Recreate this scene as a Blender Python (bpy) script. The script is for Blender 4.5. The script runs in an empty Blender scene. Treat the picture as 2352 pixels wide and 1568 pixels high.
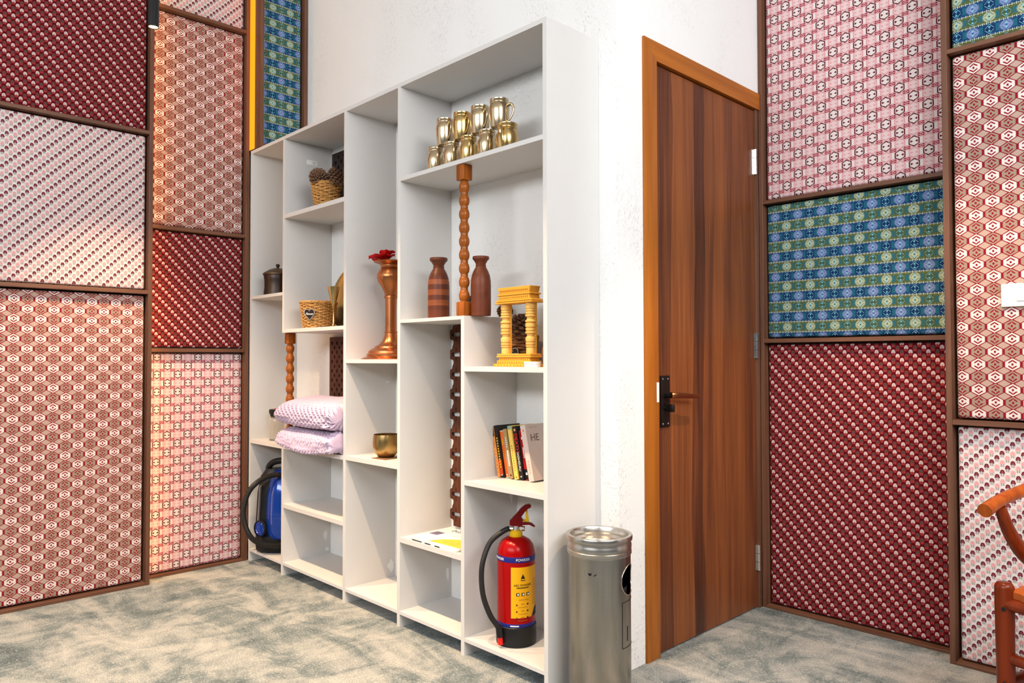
import bpy, bmesh, math, random
from mathutils import Vector, Matrix, noise
PI = math.pi
random.seed(7)
S = bpy.context.scene
C = S.collection

# ------------------------------------------------------------------ camera, world, lights, exposure
H = 1.05
yaw, pit, rol = (math.radians(a) for a in (45.9291, 1.32665, -0.10123))
fw = Vector((-math.sin(yaw) * math.cos(pit), math.cos(yaw) * math.cos(pit), math.sin(pit)))
rt = Vector((math.cos(yaw), math.sin(yaw), 0))
up = rt.cross(fw)
r2 = rt * math.cos(rol) + up * math.sin(rol)
u2 = -rt * math.sin(rol) + up * math.cos(rol)
cam = bpy.data.objects.new('camera', bpy.data.cameras.new('camera'))
C.objects.link(cam)
m = Matrix((r2, u2, -fw)).transposed().to_4x4()
m.translation = (0, 0, H)
cam.matrix_world = m
cam.data.sensor_width = 36.0
cam.data.lens = 1698.43 / 2352 * 36
cam.data.clip_start = 0.02
S.camera = cam

S.view_settings.view_transform = 'Standard'
S.view_settings.look = 'None'
S.view_settings.gamma = 1.0
S.view_settings.use_curve_mapping = False
S.view_settings.exposure = 0.0

w = bpy.data.worlds.new('daylight')
S.world = w
w.use_nodes = True
bg = w.node_tree.nodes['Background']
bg.inputs[0].default_value = (0.97, 0.98, 1.0, 1)
bg.inputs[1].default_value = 0.03

def area(name, loc, target, sx, sy, power, col):
    l = bpy.data.lights.new(name, 'AREA')
    l.shape = 'RECTANGLE'; l.size = sx; l.size_y = sy; l.energy = power; l.color = col
    o = bpy.data.objects.new(name, l); C.objects.link(o)
    o.location = loc
    o.rotation_euler = (Vector(target) - Vector(loc)).to_track_quat('-Z', 'Y').to_euler()
    return o

def spot(name, loc, target, power, angle, blend, col, rad=0.02):
    l = bpy.data.lights.new(name, 'SPOT')
    l.energy = power; l.spot_size = math.radians(angle); l.spot_blend = blend; l.color = col
    l.shadow_soft_size = rad
    o = bpy.data.objects.new(name, l); C.objects.link(o)
    o.location = loc
    o.rotation_euler = (Vector(target) - Vector(loc)).to_track_quat('-Z', 'Y').to_euler()
    return o

WARM = (1.0, 0.70, 0.42)
area('window_daylight', (1.7, 0.75, 2.62), (-1.6, 2.1, 1.25), 2.6, 0.9, 128, (0.96, 0.98, 1.0))
area('window_daylight_rear', (-0.9, -3.2, 2.68), (-2.6, 2.0, 1.2), 3.6, 0.8, 150, (0.95, 0.975, 1.0))
PEND = (-3.12, 1.014, 2.385)
spot('pendant_light_a', (-3.12, 1.014, 2.375), (-3.14, 1.06, 0), 150, 82, 0.6, WARM)
spot('pendant_light_b', (-2.35, 1.02, 2.39), (-2.35, 1.06, 0), 170, 82, 0.6, WARM)
spot('pendant_light_c', (-1.62, 1.02, 2.39), (-1.62, 1.06, 0), 120, 82, 0.6, WARM)
spot('pendant_light_d', (-0.72, 2.25, 2.45), (-0.72, 2.30, 0), 110, 82, 0.6, WARM)

# ------------------------------------------------------------------ node helper (maths written as expressions)
NT = [None]
class X:
    def __init__(s, k): s.k = k
    def __add__(a, b): return M('ADD', a, b)
    __radd__ = lambda a, b: M('ADD', b, a)
    def __sub__(a, b): return M('SUBTRACT', a, b)
    def __rsub__(a, b): return M('SUBTRACT', b, a)
    def __mul__(a, b): return M('MULTIPLY', a, b)
    __rmul__ = lambda a, b: M('MULTIPLY', b, a)
    def __truediv__(a, b): return M('DIVIDE', a, b)
    def __lt__(a, b): return M('LESS_THAN', a, b)
    def __gt__(a, b): return M('GREATER_THAN', a, b)
    def __abs__(a): return M('ABSOLUTE', a)
    def __and__(a, b): return M('MULTIPLY', a, b)
    def __or__(a, b): return M('MAXIMUM', a, b)

def M(op, *a):
    n = NT[0].nodes.new('ShaderNodeMath'); n.operation = op
    for i, v in enumerate(a):
        if isinstance(v, X): NT[0].links.new(v.k, n.inputs[i])
        else: n.inputs[i].default_value = float(v)
    return X(n.outputs[0])
def floor(a): return M('FLOOR', a)
def fract(a): return M('FRACT', a)
def sock(s, v):
    if isinstance(v, X): NT[0].links.new(v.k, s)
    elif isinstance(v, (tuple, list)): s.default_value = (*v, 1) if len(v) == 3 else v
    else: s.default_value = v
def mix(a, b, f):
    n = NT[0].nodes.new('ShaderNodeMix'); n.data_type = 'RGBA'
    sock(n.inputs[0], f); sock(n.inputs[6], a); sock(n.inputs[7], b)
    return X(n.outputs[2])
def coords(kind='Object'):
    n = NT[0].nodes.new('ShaderNodeTexCoord')
    return X(n.outputs[kind])
def sep(v):
    n = NT[0].nodes.new('ShaderNodeSeparateXYZ'); NT[0].links.new(v.k, n.inputs[0])
    return [X(n.outputs[i]) for i in range(3)]
def scaled(v, s, loc=(0, 0, 0)):
    n = NT[0].nodes.new('ShaderNodeMapping'); NT[0].links.new(v.k, n.inputs[0])
    n.inputs['Scale'].default_value = s; n.inputs['Location'].default_value = loc
    return X(n.outputs[0])
def nz(v, scale, detail=3, rough=0.5, dist=0.0):
    n = NT[0].nodes.new('ShaderNodeTexNoise'); NT[0].links.new(v.k, n.inputs['Vector'])
    n.inputs['Scale'].default_value = scale; n.inputs['Detail'].default_value = detail
    n.inputs['Roughness'].default_value = rough; n.inputs['Distortion'].default_value = dist
    return X(n.outputs['Fac'] if 'Fac' in n.outputs else n.outputs[0])
def ramp(f, stops):
    n = NT[0].nodes.new('ShaderNodeValToRGB'); NT[0].links.new(f.k, n.inputs[0])
    e = n.color_ramp.elements
    while len(e) < len(stops): e.new(0.5)
    for i, (p, c) in enumerate(stops):
        e[i].position = p; e[i].color = (*c, 1)
    return X(n.outputs[0])
def bump(h, strength, dist=0.01):
    n = NT[0].nodes.new('ShaderNodeBump'); n.inputs['Strength'].default_value = strength
    n.inputs['Distance'].default_value = dist; NT[0].links.new(h.k, n.inputs['Height'])
    return X(n.outputs[0])

def start(name):
    mt = bpy.data.materials.new(name); mt.use_nodes = True
    NT[0] = mt.node_tree
    return mt, mt.node_tree.nodes['Principled BSDF']
def fin(b, col, rough=0.5, metal=0.0, nrm=None, **kw):
    sock(b.inputs['Base Color'], col); sock(b.inputs['Roughness'], rough); sock(b.inputs['Metallic'], metal)
    if nrm is not None: NT[0].links.new(nrm.k, b.inputs['Normal'])
    kw.setdefault('Specular_IOR_Level', 0.5 if (isinstance(metal, float) and metal > 0.3) else (0.06 if (isinstance(rough, float) and rough > 0.85) else 0.22))
    for k, v in kw.items(): sock(b.inputs[k.replace('_', ' ')], v)

def plain(name, col, rough=0.5, metal=0.0, var=0.08, scale=30, bmp=0.0, **kw):
    mt, b = start(name)
    n = nz(coords(), scale, 4)
    dk = tuple(c * (1 - var) for c in col); lt = tuple(min(1, c * (1 + var)) for c in col)
    fin(b, mix(dk, lt, n), rough, metal, bump(n, bmp, 0.004) if bmp else None, **kw)
    return mt

def wood(name, c1, c2, axis=2, scale=1.0, rough=0.4, bands=0.5, c3=None):
    mt, b = start(name)
    co = coords()
    s = [26 * scale] * 3; s[axis] = 1.3 * scale
    g = nz(scaled(co, s), 1.0, 5, 0.6, 0.6)
    s2 = [120 * scale] * 3; s2[axis] = 3 * scale
    f = nz(scaled(co, s2), 1.0, 3, 0.6)
    t = M('ADD', g * (1 - bands * 0.35), f * (bands * 0.35))
    st = [(0.30, c1), (0.68, c2)] if c3 is None else [(0.28, c1), (0.5, c2), (0.72, c3)]
    fin(b, ramp(t, st), rough, 0.0, bump(f, 0.08, 0.002))
    return mt

def metal(name, col, rough=0.22, var=0.25, scale=8, brushed=None):
    mt, b = start(name)
    co = coords()
    n = nz(scaled(co, brushed) if brushed else co, scale, 4)
    dk = tuple(c * (1 - var) for c in col)
    fin(b, mix(dk, col, n), M('ADD', n * 0.18, rough - 0.06), 1.0, bump(n, 0.04, 0.002))
    return mt

# --- woven fabrics of the wall panels, on UVs that are metres on the panel
def uv2(u0, v0, a, b):
    u, v, _ = sep(coords('UV'))
    return (u - u0) / a, (v - v0) / b, u, v
def weave_(col, u, v):
    t = M('SINE', v * 5200.0) * 0.5 + 0.5
    k = M('SINE', u * 4200.0) * 0.5 + 0.5
    return mix(col, (0.02, 0.006, 0.006), M('MULTIPLY', t * k, 0.10) + 0.20)
def lattice(u0, v0, a=0.0493, b=0.04245):
    p, q, u, v = uv2(u0, v0, a, b)
    ix = floor(p + 0.5); iz = floor(q + 0.5)
    x = p - ix; y = q - iz
    odd = fract((ix + iz) * 0.5) * 2.0
    return x, y, ix, iz, odd, u, v

def fab_ogee(name, u0, v0):
    mt, b = start(name)
    x, y, ix, iz, odd, u, v = lattice(u0, v0)
    ax, ay = abs(x), abs(y)
    hx, hy = 0.5 - ax, 0.5 - ay
    RED = (0.30, 0.012, 0.022)
    teeth = abs(fract(y * 12.0) - 0.5) * 0.09
    hexm = (ax + teeth < 0.44) & (ay + ax * 0.66 < 0.483)
    col = mix(RED, mix((0.86, 0.78, 0.72), (0.40, 0.29, 0.22), odd), hexm)
    dia = (hx * (1 / 0.44) + hy * (1 / 0.32) + abs(fract(ax * 16.0) - 0.5) * 0.09 < 0.905)
    stripe = abs(fract(hy * 9.0 + 0.2) - 0.5) < 0.16
    col = mix(col, mix((0.54, 0.42, 0.335), (0.60, 0.35, 0.30), stripe), dia)
    arrow = (abs(ay + ax * 0.85 - 0.315) < 0.062) & (ax < 0.25) & (ay > 0.095)
    tri = (ay > 0.205) & (ay + ax < 0.37)
    dot = (x * x + (ay - 0.245) * (ay - 0.245) < 0.0009)
    col = mix(col, RED, (arrow | tri) | ((ax < 0.062) & (ay < 0.085)))
    col = mix(col, (0.86, 0.70, 0.66), dot)
    fin(b, weave_(col, u, v), 0.9)
    return mt

def fab_ring(name, u0, v0):
    mt, b = start(name)
    x, y, ix, iz, odd, u, v = lattice(u0, v0)
    ax, ay = abs(x), abs(y)
    hx, hy = 0.5 - ax, 0.5 - ay
    base = (0.84, 0.745, 0.72)
    ink = mix((0.145, 0.012, 0.025), (0.80, 0.375, 0.40), odd)
    teeth = abs(fract(y * 14.0) - 0.5) * 0.05
    h = M('MAXIMUM', ax * 1.0 + teeth, ay * 0.80 + ax * 0.52)
    ring = (h < 0.405) & (h > 0.310)
    tri = (ax > 0.085) & (ax < 0.255) & (ay < (ax - 0.055) * 0.62)
    col = mix(base, mix(base, (0.84, 0.64, 0.635), odd), h < 0.40)
    col = mix(col, ink, ring | tri)
    pet = (hx * hx * (1 / 0.10) + hy * hy * (1 / 0.048) < 1.0)
    dots = (abs(hx - 0.15) * 0.7 + abs(hy - 0.09) < 0.066) | (hx * hx + hy * hy < 0.0022)
    col = mix(col, (0.72, 0.29, 0.315), pet)
    col = mix(col, (0.20, 0.02, 0.04), dots)
    xl = (abs(ay * 0.86 + ax - 0.50) < 0.018) & (ay > 0.28)
    col = mix(col, (0.42, 0.30, 0.29), xl)
    fin(b, weave_(col, u, v), 0.9)
    return mt

def fab_blue(name, u0, v0):
    mt, b = start(name)
    x, y, ix, iz, odd, u, v = lattice(u0, v0)
    ax, ay = abs(x), abs(y)
    green = fract(iz * 0.5) * 2.0
    light = 1.0 - odd                      # halo motifs alternate with plain lozenges
    r2_ = x * x + y * y * 0.9
    col = mix((0.010, 0.050, 0.15), (0.088, 0.125, 0.050), green)
    speck = nz(coords('UV'), 420, 2)
    col = mix(col, mix((0.05, 0.20, 0.38), (0.30, 0.28, 0.05), green), (speck > 0.60) & (ay > 0.26))
    col = mix(col, (0.015, 0.155, 0.22), (ax > 0.37) & (ay < 0.27) & (fract(ay * 18.0) > 0.18))
    halo = M('MINIMUM', M('MAXIMUM', (0.185 - r2_) * 11.0, 0.0), 1.0)
    col = mix(col, mix((0.25, 0.31, 0.58), (0.50, 0.55, 0.34), green), halo & light)
    core = M('MINIMUM', M('MAXIMUM', (0.16 - r2_) * 14.0, 0.0), 1.0) & odd
    col = mix(col, mix((0.006, 0.03, 0.11), (0.075, 0.12, 0.05), green), core)
    loz = ax * (1 / 0.35) + ay * (1 / 0.41)
    edge = (abs(loz - 0.92) < 0.075) & (ay > 0.055)
    col = mix(col, mix((0.016, 0.13, 0.24), (0.16, 0.46, 0.58), odd), edge)
    tips = (abs(ay - 0.16) + ax < 0.085)
    col = mix(col, (0.22, 0.58, 0.68), tips)
    col = mix(col, (0.016, 0.13, 0.24), (ax < 0.06) & (ay < 0.06))
    cr = (ay > 0.465) & (fract(ix * 0.0 + x * 8.0) > 0.35)
    cr2 = (ay > 0.40) & (fract(x * 4.0 + 0.5) > 0.80)
    col = mix(col, (0.55, 0.62, 0.50), cr | cr2)
    fin(b, weave_(col, u, v), 0.9)
    return mt

def fab_bloom(name, u0, v0, slope, base, even, oddc, leg, line):
    mt, b = start(name)
    p, q0, u, v = uv2(u0, v0, 0.01508, 0.0315)
    ix = floor(p + 0.5)
    x = p - ix
    q = q0 + ix * (0.5 * slope)
    iz = floor(q + 0.5)
    y = q - iz
    odd = fract(iz * 0.5) * 2.0
    ax = abs(x)
    d1 = x * x * 5.2 + (y - 0.17) * (y - 0.17) * 26.0
    d2 = (ax - 0.28) * (ax - 0.28) * 17.0 + (y - 0.03) * (y - 0.03) * 60.0
    head = (d1 < 0.86) | (d2 < 0.9)
    legs = (abs(fract(x * 3.0) - 0.5) < 0.30) & (y < 0.0) & (y > -0.36) & (ax < 0.46)
    col = mix(base, leg, legs)
    col = mix(col, mix(even, oddc, odd), head)
    vein = (abs(ax * 0.9 + y - 0.20) < 0.035) & (ax < 0.28)
    col = mix(col, line, vein & (1.0 - odd) & head)
    fin(b, weave_(col, u, v), 0.9)
    return mt
def fab_red(name, u0, v0):
    return fab_bloom(name, u0, v0, 1.0, (0.125, 0.002, 0.007), (0.74, 0.575, 0.55), (0.125, 0.062, 0.056),
                     (0.52, 0.075, 0.07), (0.42, 0.24, 0.22))
def fab_pink(name, u0, v0):
    return fab_bloom(name, u0, v0, -1.0, (0.86, 0.79, 0.76), (0.19, 0.018, 0.035), (0.86, 0.42, 0.41),
                     (0.34, 0.29, 0.28), (0.45, 0.20, 0.20))

# ------------------------------------------------------------------ materials
def mk_carpet():
    mt, b = start('carpet')
    co = coords()
    a = nz(scaled(co, (1.0, 2.0, 1), (3.1, 1.7, 0)), 2.1, 6, 0.60, 1.6)
    c = nz(scaled(co, (2.0, 1.0, 1), (9, 4, 0)), 4.5, 5, 0.62, 1.2)
    f = nz(co, 330, 2, 0.7)
    f2 = nz(co, 120, 3, 0.6)
    t = a * 0.60 + c * 0.40
    col = ramp(t, [(0.36, (0.125, 0.155, 0.162)), (0.45, (0.225, 0.262, 0.264)), (0.53, (0.40, 0.415, 0.395)), (0.63, (0.56, 0.545, 0.505))])
    col = mix(col, (0.04, 0.05, 0.055), M('MINIMUM', M('MAXIMUM', (0.53 - f) * 4.5, 0.0), 0.75))
    col = mix(col, (0.70, 0.70, 0.66), M('MINIMUM', M('MAXIMUM', (f2 - 0.54) * 3.0, 0.0), 0.5))
    fin(b, col, 1.0, 0, bump(f * 0.6 + f2 * 0.4, 0.7, 0.010))
    return mt
def mk_plaster(name='plaster', amt=1.0):
    mt, b = start(name)
    co = coords()
    n1 = nz(scaled(co, (125, 125, 80)), 1.0, 3, 0.55, 0.4)
    n2 = nz(scaled(co, (5, 5, 2.5)), 1.0, 3, 0.5)
    n3 = nz(co, 210, 2)
    lump = M('MAXIMUM', n1 - 0.55, 0.0) * M('SMOOTH_MIN', M('MAXIMUM', (n2 - 0.44) * 5.0, 0.05), 1.0, 0.2)
    fin(b, mix((0.775, 0.765, 0.75), (0.80, 0.795, 0.785), n3), 0.88, 0, bump(lump * 2.8 + n3 * 0.14, 0.55 * amt, 0.013))
    return mt
CARPET = mk_carpet()
PLASTER = mk_plaster()
CEIL = plain('ceiling_paint', (0.78, 0.77, 0.75), 0.9)
LAM = plain('laminate', (0.615, 0.595, 0.575), 0.42, 0, 0.02, 14)
FRAME = [wood('walnut_strip_%d' % a, (0.075, 0.030, 0.018), (0.19, 0.085, 0.048), a, 1.0, 0.42) for a in range(3)]
def mk_door():
    mt, b = start('door_veneer')
    co = coords(); _, y, _z = sep(co)
    wob = nz(scaled(co, (1, 3, 0.8)), 1.0, 2)
    k = floor(y * 13.0 + wob * 1.6)
    wn = NT[0].nodes.new('ShaderNodeTexWhiteNoise'); wn.noise_dimensions = '1D'; NT[0].links.new(k.k, wn.inputs['W'])
    g = nz(scaled(co, (20, 20, 0.9)), 1.0, 5, 0.62, 0.5)
    f = nz(scaled(co, (160, 160, 2.2)), 1.0, 3, 0.6)
    t = g * 0.52 + f * 0.26 + X(wn.outputs['Value']) * 0.22
    col = ramp(t, [(0.30, (0.048, 0.016, 0.009)), (0.47, (0.125, 0.038, 0.015)), (0.66, (0.25, 0.078, 0.022))])
    fin(b, col, 0.36, 0.0, bump(f, 0.08, 0.002))
    return mt
DOORW = mk_door()
TRIMZ = wood('casing_wood_z', (0.25, 0.066, 0.008), (0.43, 0.135, 0.015), 2, 1.0, 0.38)
TRIMY = wood('casing_wood_y', (0.25, 0.066, 0.008), (0.43, 0.135, 0.015), 1, 1.0, 0.38)
POSTW = wood('turned_teak', (0.17, 0.040, 0.005), (0.37, 0.105, 0.014), 2, 1.6, 0.25)
CHAIRW = wood('chair_wood', (0.085, 0.008, 0.002), (0.215, 0.030, 0.004), 2, 1.2, 0.26)
CHAIRLIT = wood('lit_arm_wood', (0.20, 0.026, 0.003), (0.40, 0.085, 0.008), 2, 1.2, 0.26)  # lit copy of the chair wood, lamplight put into the colour
SEATM = plain('seat_leather', (0.38, 0.085, 0.016), 0.42, 0, 0.15, 20)
DARKW = wood('fretwork_wood', (0.055, 0.018, 0.010), (0.12, 0.038, 0.018), 2, 1.3, 0.5)
BLACKW = wood('ebony_wood', (0.012, 0.008, 0.007), (0.03, 0.018, 0.014), 2, 1.0, 0.5)
VASE = wood('vase_wood', (0.085, 0.020, 0.008), (0.15, 0.038, 0.015), 0, 0.7, 0.4)
def mk_banded():
    mt, b = start('banded_vase_wood')
    co = coords(); _, _, z = sep(co)
    g = nz(scaled(co, (8, 8, 140)), 1.0, 3)
    a, c = (0.095, 0.022, 0.009), (0.26, 0.068, 0.018)
    st = []
    edges = [0.0, .018, .036, .058, .075, .096, .112, .134, .17]
    t = z * (1 / 0.24)
    col = ramp(t, [(0.0, (0.13, 0.03, 0.012)), (0.13, a), (0.20, c), (0.29, a), (0.37, c), (0.46, a), (0.54, c), (0.62, a), (0.72, (0.12, .032, .012))])
    n = [k for k in mt.node_tree.nodes if k.type == 'VALTORGB'][0]; n.color_ramp.interpolation = 'CONSTANT'
    fin(b, mix(col, (0.10, 0.03, 0.015), g * 0.5), 0.4)
    return mt
VASEB = mk_banded()
COPPER = metal('aged_copper', (0.62, 0.23, 0.085), 0.27, 0.45, 9)
BRASS = metal('brass', (0.74, 0.52, 0.22), 0.20, 0.25, 14)
BRASSP = metal('pale_brass', (0.70, 0.56, 0.36), 0.20, 0.22, 14)
BRASSD = metal('bowl_bronze', (0.52, 0.34, 0.13), 0.28, 0.55, 16)
STEEL = metal('brushed_steel', (0.52, 0.48, 0.43), 0.22, 0.62, 4.0, (7, 7, 0.7))
CHROME = metal('chrome', (0.78, 0.77, 0.75), 0.12, 0.1)
POLISH = metal('polished_rim', (0.56, 0.52, 0.47), 0.26, 0.2)
BLACK = plain('black_plastic', (0.012, 0.012, 0.013), 0.35)
BLACKM = plain('black_metal', (0.016, 0.012, 0.011), 0.38, 0.6)
RUBBER = plain('hose_rubber', (0.018, 0.017, 0.016), 0.38)
BLUE = plain('blue_gloss', (0.008, 0.045, 0.30), 0.16, 0.15, 0.1, 6, Coat_Weight=0.6)
GREYP = plain('grey_plastic', (0.35, 0.32, 0.31), 0.3, 0.4)
RED = plain('red_paint', (0.33, 0.0015, 0.002), 0.24, 0, 0.08, 6, Specular_IOR_Level=0.18)
REDD = plain('dark_red_paint', (0.15, 0.002, 0.003), 0.3, 0, 0.1, 6, Specular_IOR_Level=0.2)
REDP = plain('red_plastic', (0.70, 0.015, 0.010), 0.35)
YELL = plain('yellow_label', (0.86, 0.42, 0.008), 0.4, 0, 0.03)
YELP = plain('yellow_plastic', (0.78, 0.47, 0.01), 0.4)
NAVY = plain('navy_band', (0.015, 0.02, 0.20), 0.4)
WHITE = plain('white_plastic', (0.84, 0.83, 0.81), 0.3, 0, 0.02)
WINK = plain('white_ink', (0.85, 0.83, 0.80), 0.6, 0, 0.02)
BINK = plain('black_ink', (0.015, 0.012, 0.012), 0.6)
BRINK = plain('brown_ink', (0.34, 0.16, 0.02), 0.6)
GINK = plain('grey_ink', (0.45, 0.40, 0.38), 0.6)
PAPER = plain('paper', (0.80, 0.76, 0.70), 0.8, 0, 0.03)
WICKER = plain('wicker', (0.56, 0.285, 0.085), 0.55, 0, 0.45, 60)
GAPSHADE = plain('gap_shade', (0.05, 0.022, 0.010), 0.8)  # dark tone standing in for shade in the basket gaps
WICKD = plain('dark_wicker', (0.27, 0.12, 0.042), 0.6, 0, 0.45, 60)
CONE = plain('pine_cone_scale', (0.165, 0.088, 0.052), 0.7, 0, 0.5, 60)
POTM = plain('dark_pot_metal', (0.038, 0.024, 0.017), 0.38, 0.6, 0.4, 20)
POTL = plain('aged_lid_metal', (0.10, 0.062, 0.032), 0.42, 0.7, 0.4, 20)
SANDAL = wood('yellow_carved_wood', (0.62, 0.26, 0.022), (0.80, 0.40, 0.05), 0, 1.5, 0.55)
SANDL = plain('pale_turned_wood', (0.74, 0.42, 0.11), 0.5, 0, 0.15, 40)
PETAL = plain('red_petal', (0.62, 0.008, 0.010), 0.6, 0, 0.35, 40)
LILAC = plain('lilac_fleece', (0.52, 0.40, 0.53), 0.95, 0, 0.10, 60, 0.3, Sheen_Weight=0.4)
CORK = plain('brown_coaster', (0.22, 0.115, 0.055), 0.7)
def mk_glass():
    mt, b = start('jar_glass')
    fin(b, (0.86, 0.83, 0.78), 0.08, 0, None, Transmission_Weight=0.85, IOR=1.3)
    return mt
GLASS = mk_glass()
def emit(name, col, s):
    mt, b = start(name)
    fin(b, (0.10, 0.06, 0.02), 0.5)
    sock(b.inputs['Emission Color'], col); b.inputs['Emission Strength'].default_value = s
    return mt
LED = emit('warm_led', (1.0, 0.52, 0.13), 9.0)
LEDY = emit('amber_led', (1.0, 0.20, 0.0), 2.3)
LAMP = emit('lamp_glow', (1.0, 0.66, 0.25), 14.0)

# ------------------------------------------------------------------ mesh helpers
class MB:
    def __init__(s): s.v = []; s.f = []
    def add(s, v, f):
        k = len(s.v); s.v += [tuple(p) for p in v]; s.f += [tuple(i + k for i in q) for q in f]
        return s
    def box(s, x0, x1, y0, y1, z0, z1):
        v = [(x, y, z) for z in (z0, z1) for y in (y0, y1) for x in (x0, x1)]
        return s.add(v, [(0, 2, 3, 1), (4, 5, 7, 6), (0, 1, 5, 4), (2, 6, 7, 3), (0, 4, 6, 2), (1, 3, 7, 5)])
    def lathe(s, prof, seg=32, c=(0, 0, 0), cap=True):
        v = []; f = []
        for r, z in prof:
            for i in range(seg):
                a = 2 * PI * i / seg
                v.append((c[0] + r * math.cos(a), c[1] + r * math.sin(a), c[2] + z))
        n = len(prof)
        for k in range(n - 1):
            for i in range(seg):
                j = (i + 1) % seg
                f.append((k * seg + i, k * seg + j, (k + 1) * seg + j, (k + 1) * seg + i))
        if cap:
            f.append(tuple(range(seg))[::-1]); f.append(tuple((n - 1) * seg + i for i in range(seg)))
        return s.add(v, f)
    def tube(s, pts, rad, seg=12, cap=True, sub=6, flat=1.0):
        P = spline(pts, sub) if sub > 1 else [Vector(p) for p in pts]
        n = len(P)
        if not isinstance(rad, (list, tuple)): R = [rad] * n
        else:
            R = [];
            for i in range(n):
                t = i / (n - 1) * (len(rad) - 1); k = min(int(t), len(rad) - 2)
                R.append(rad[k] + (rad[k + 1] - rad[k]) * (t - k))
        v = []; f = []
        prev = None
        for i in range(n):
            d = (P[min(i + 1, n - 1)] - P[max(i - 1, 0)]).normalized()
            if prev is None:
                a = d.orthogonal().normalized()
            else:
                a = (prev - d * prev.dot(d)).normalized()
            b = d.cross(a); prev = a
            for j in range(seg):
                t = 2 * PI * j / seg
                v.append(P[i] + (a * math.cos(t) + b * math.sin(t) * flat) * R[i])
        for i in range(n - 1):
            for j in range(seg):
                k = (j + 1) % seg
                f.append((i * seg + j, i * seg + k, (i + 1) * seg + k, (i + 1) * seg + j))
        if cap:
            f.append(tuple(range(seg))[::-1]); f.append(tuple((n - 1) * seg + j for j in range(seg)))
        return s.add(v, f)
    def xf(s, mtx):
        s.v = [tuple(mtx @ Vector(p)) for p in s.v]; return s
    def build(s, name, mat, parent=None, loc=(0, 0, 0), smooth=30, bevel=0, seg=2, rot=None):
        me = bpy.data.meshes.new(name)
        me.from_pydata(s.v, [], s.f)
        bm = bmesh.new(); bm.from_mesh(me)
        bmesh.ops.recalc_face_normals(bm, faces=bm.faces)
        if bevel:
            bmesh.ops.bevel(bm, geom=bm.edges[:], offset=bevel, segments=seg, affect='EDGES', profile=0.5)
        bm.to_mesh(me); bm.free()
        return fin_obj(name, me, mat, parent, loc, smooth, rot)

def fin_obj(name, me, mat, parent=None, loc=(0, 0, 0), smooth=30, rot=None):
    me.materials.append(mat)
    if smooth:
        me.shade_smooth(); me.set_sharp_from_angle(angle=math.radians(smooth))
    o = bpy.data.objects.new(name, me); C.objects.link(o)
    o.location = loc
    if rot: o.rotation_euler = rot
    if parent: o.parent = parent
    return o

def spline(pts, sub):
    P = [Vector(p) for p in pts]; out = []
    for i in range(len(P) - 1):
        p0 = P[max(i - 1, 0)]; p1 = P[i]; p2 = P[i + 1]; p3 = P[min(i + 2, len(P) - 1)]
        for k in range(sub):
            t = k / sub
            out.append(0.5 * ((2 * p1) + (p2 - p0) * t + (2 * p0 - 5 * p1 + 4 * p2 - p3) * t * t + (3 * p1 - p0 - 3 * p2 + p3) * t ** 3))
    out.append(P[-1]); return out

def tag(o, label=None, cat=None, group=None, kind=None):
    if label: o['label'] = label
    if cat: o['category'] = cat
    if group: o['group'] = group
    if kind: o['kind'] = kind
    return o
def thing(name, label, cat, loc=(0, 0, 0), rz=0, group=None):
    o = bpy.data.objects.new(name, None); C.objects.link(o)
    o.empty_display_size = 0.05
    o.location = loc; o.rotation_euler = (0, 0, rz)
    return tag(o, label, cat, group)
def struct(o): o['kind'] = 'structure'; return o
def dup(root, loc, label, rz=None):
    r = root.copy(); C.objects.link(r); r.location = loc; r['label'] = label
    if rz is not None: r.rotation_euler = (0, 0, rz)
    for ch in list(root.children):
        c = ch.copy(); C.objects.link(c); c.parent = r
        for g in ch.children:
            d = g.copy(); C.objects.link(d); d.parent = c
    return r

def plate2d(outlines, thick, res=1):
    """outlines in the xy plane (holes by even-odd), thickness along z -> (verts, faces)"""
    cu = bpy.data.curves.new('tmp', 'CURVE'); cu.dimensions = '2D'; cu.fill_mode = 'BOTH'; cu.extrude = thick / 2
    for pts in outlines:
        sp = cu.splines.new('POLY'); sp.points.add(len(pts) - 1)
        for p, q in zip(sp.points, pts): p.co = (q[0], q[1], 0, 1)
        sp.use_cyclic_u = True
    return from_curve(cu)
def from_curve(cu):
    ob = bpy.data.objects.new('tmp', cu)
    me = bpy.data.meshes.new_from_object(ob)
    v = [tuple(x.co) for x in me.vertices]; f = [tuple(p.vertices) for p in me.polygons]
    bpy.data.objects.remove(ob); bpy.data.meshes.remove(me); bpy.data.curves.remove(cu)
    return v, f
def text(body, size, thick=0.0006, shear=0.0, space=1.0):
    cu = bpy.data.curves.new('tmp', 'FONT'); cu.body = body; cu.size = size; cu.extrude = thick / 2
    cu.align_x = 'CENTER'; cu.align_y = 'CENTER'; cu.resolution_u = 3; cu.shear = shear; cu.space_character = space
    return from_curve(cu)
def axes(origin, xd, yd, zd):
    mtx = Matrix((Vector(xd), Vector(yd), Vector(zd))).transposed().to_4x4()
    mtx.translation = origin
    return mtx
def wrapc(v, r, th0):
    """bend flat verts (x along the arc, y up, z out) round a vertical cylinder"""
    return [((r + p[2]) * math.cos(th0 + p[0] / r), (r + p[2]) * math.sin(th0 + p[0] / r), p[1]) for p in v]

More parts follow.
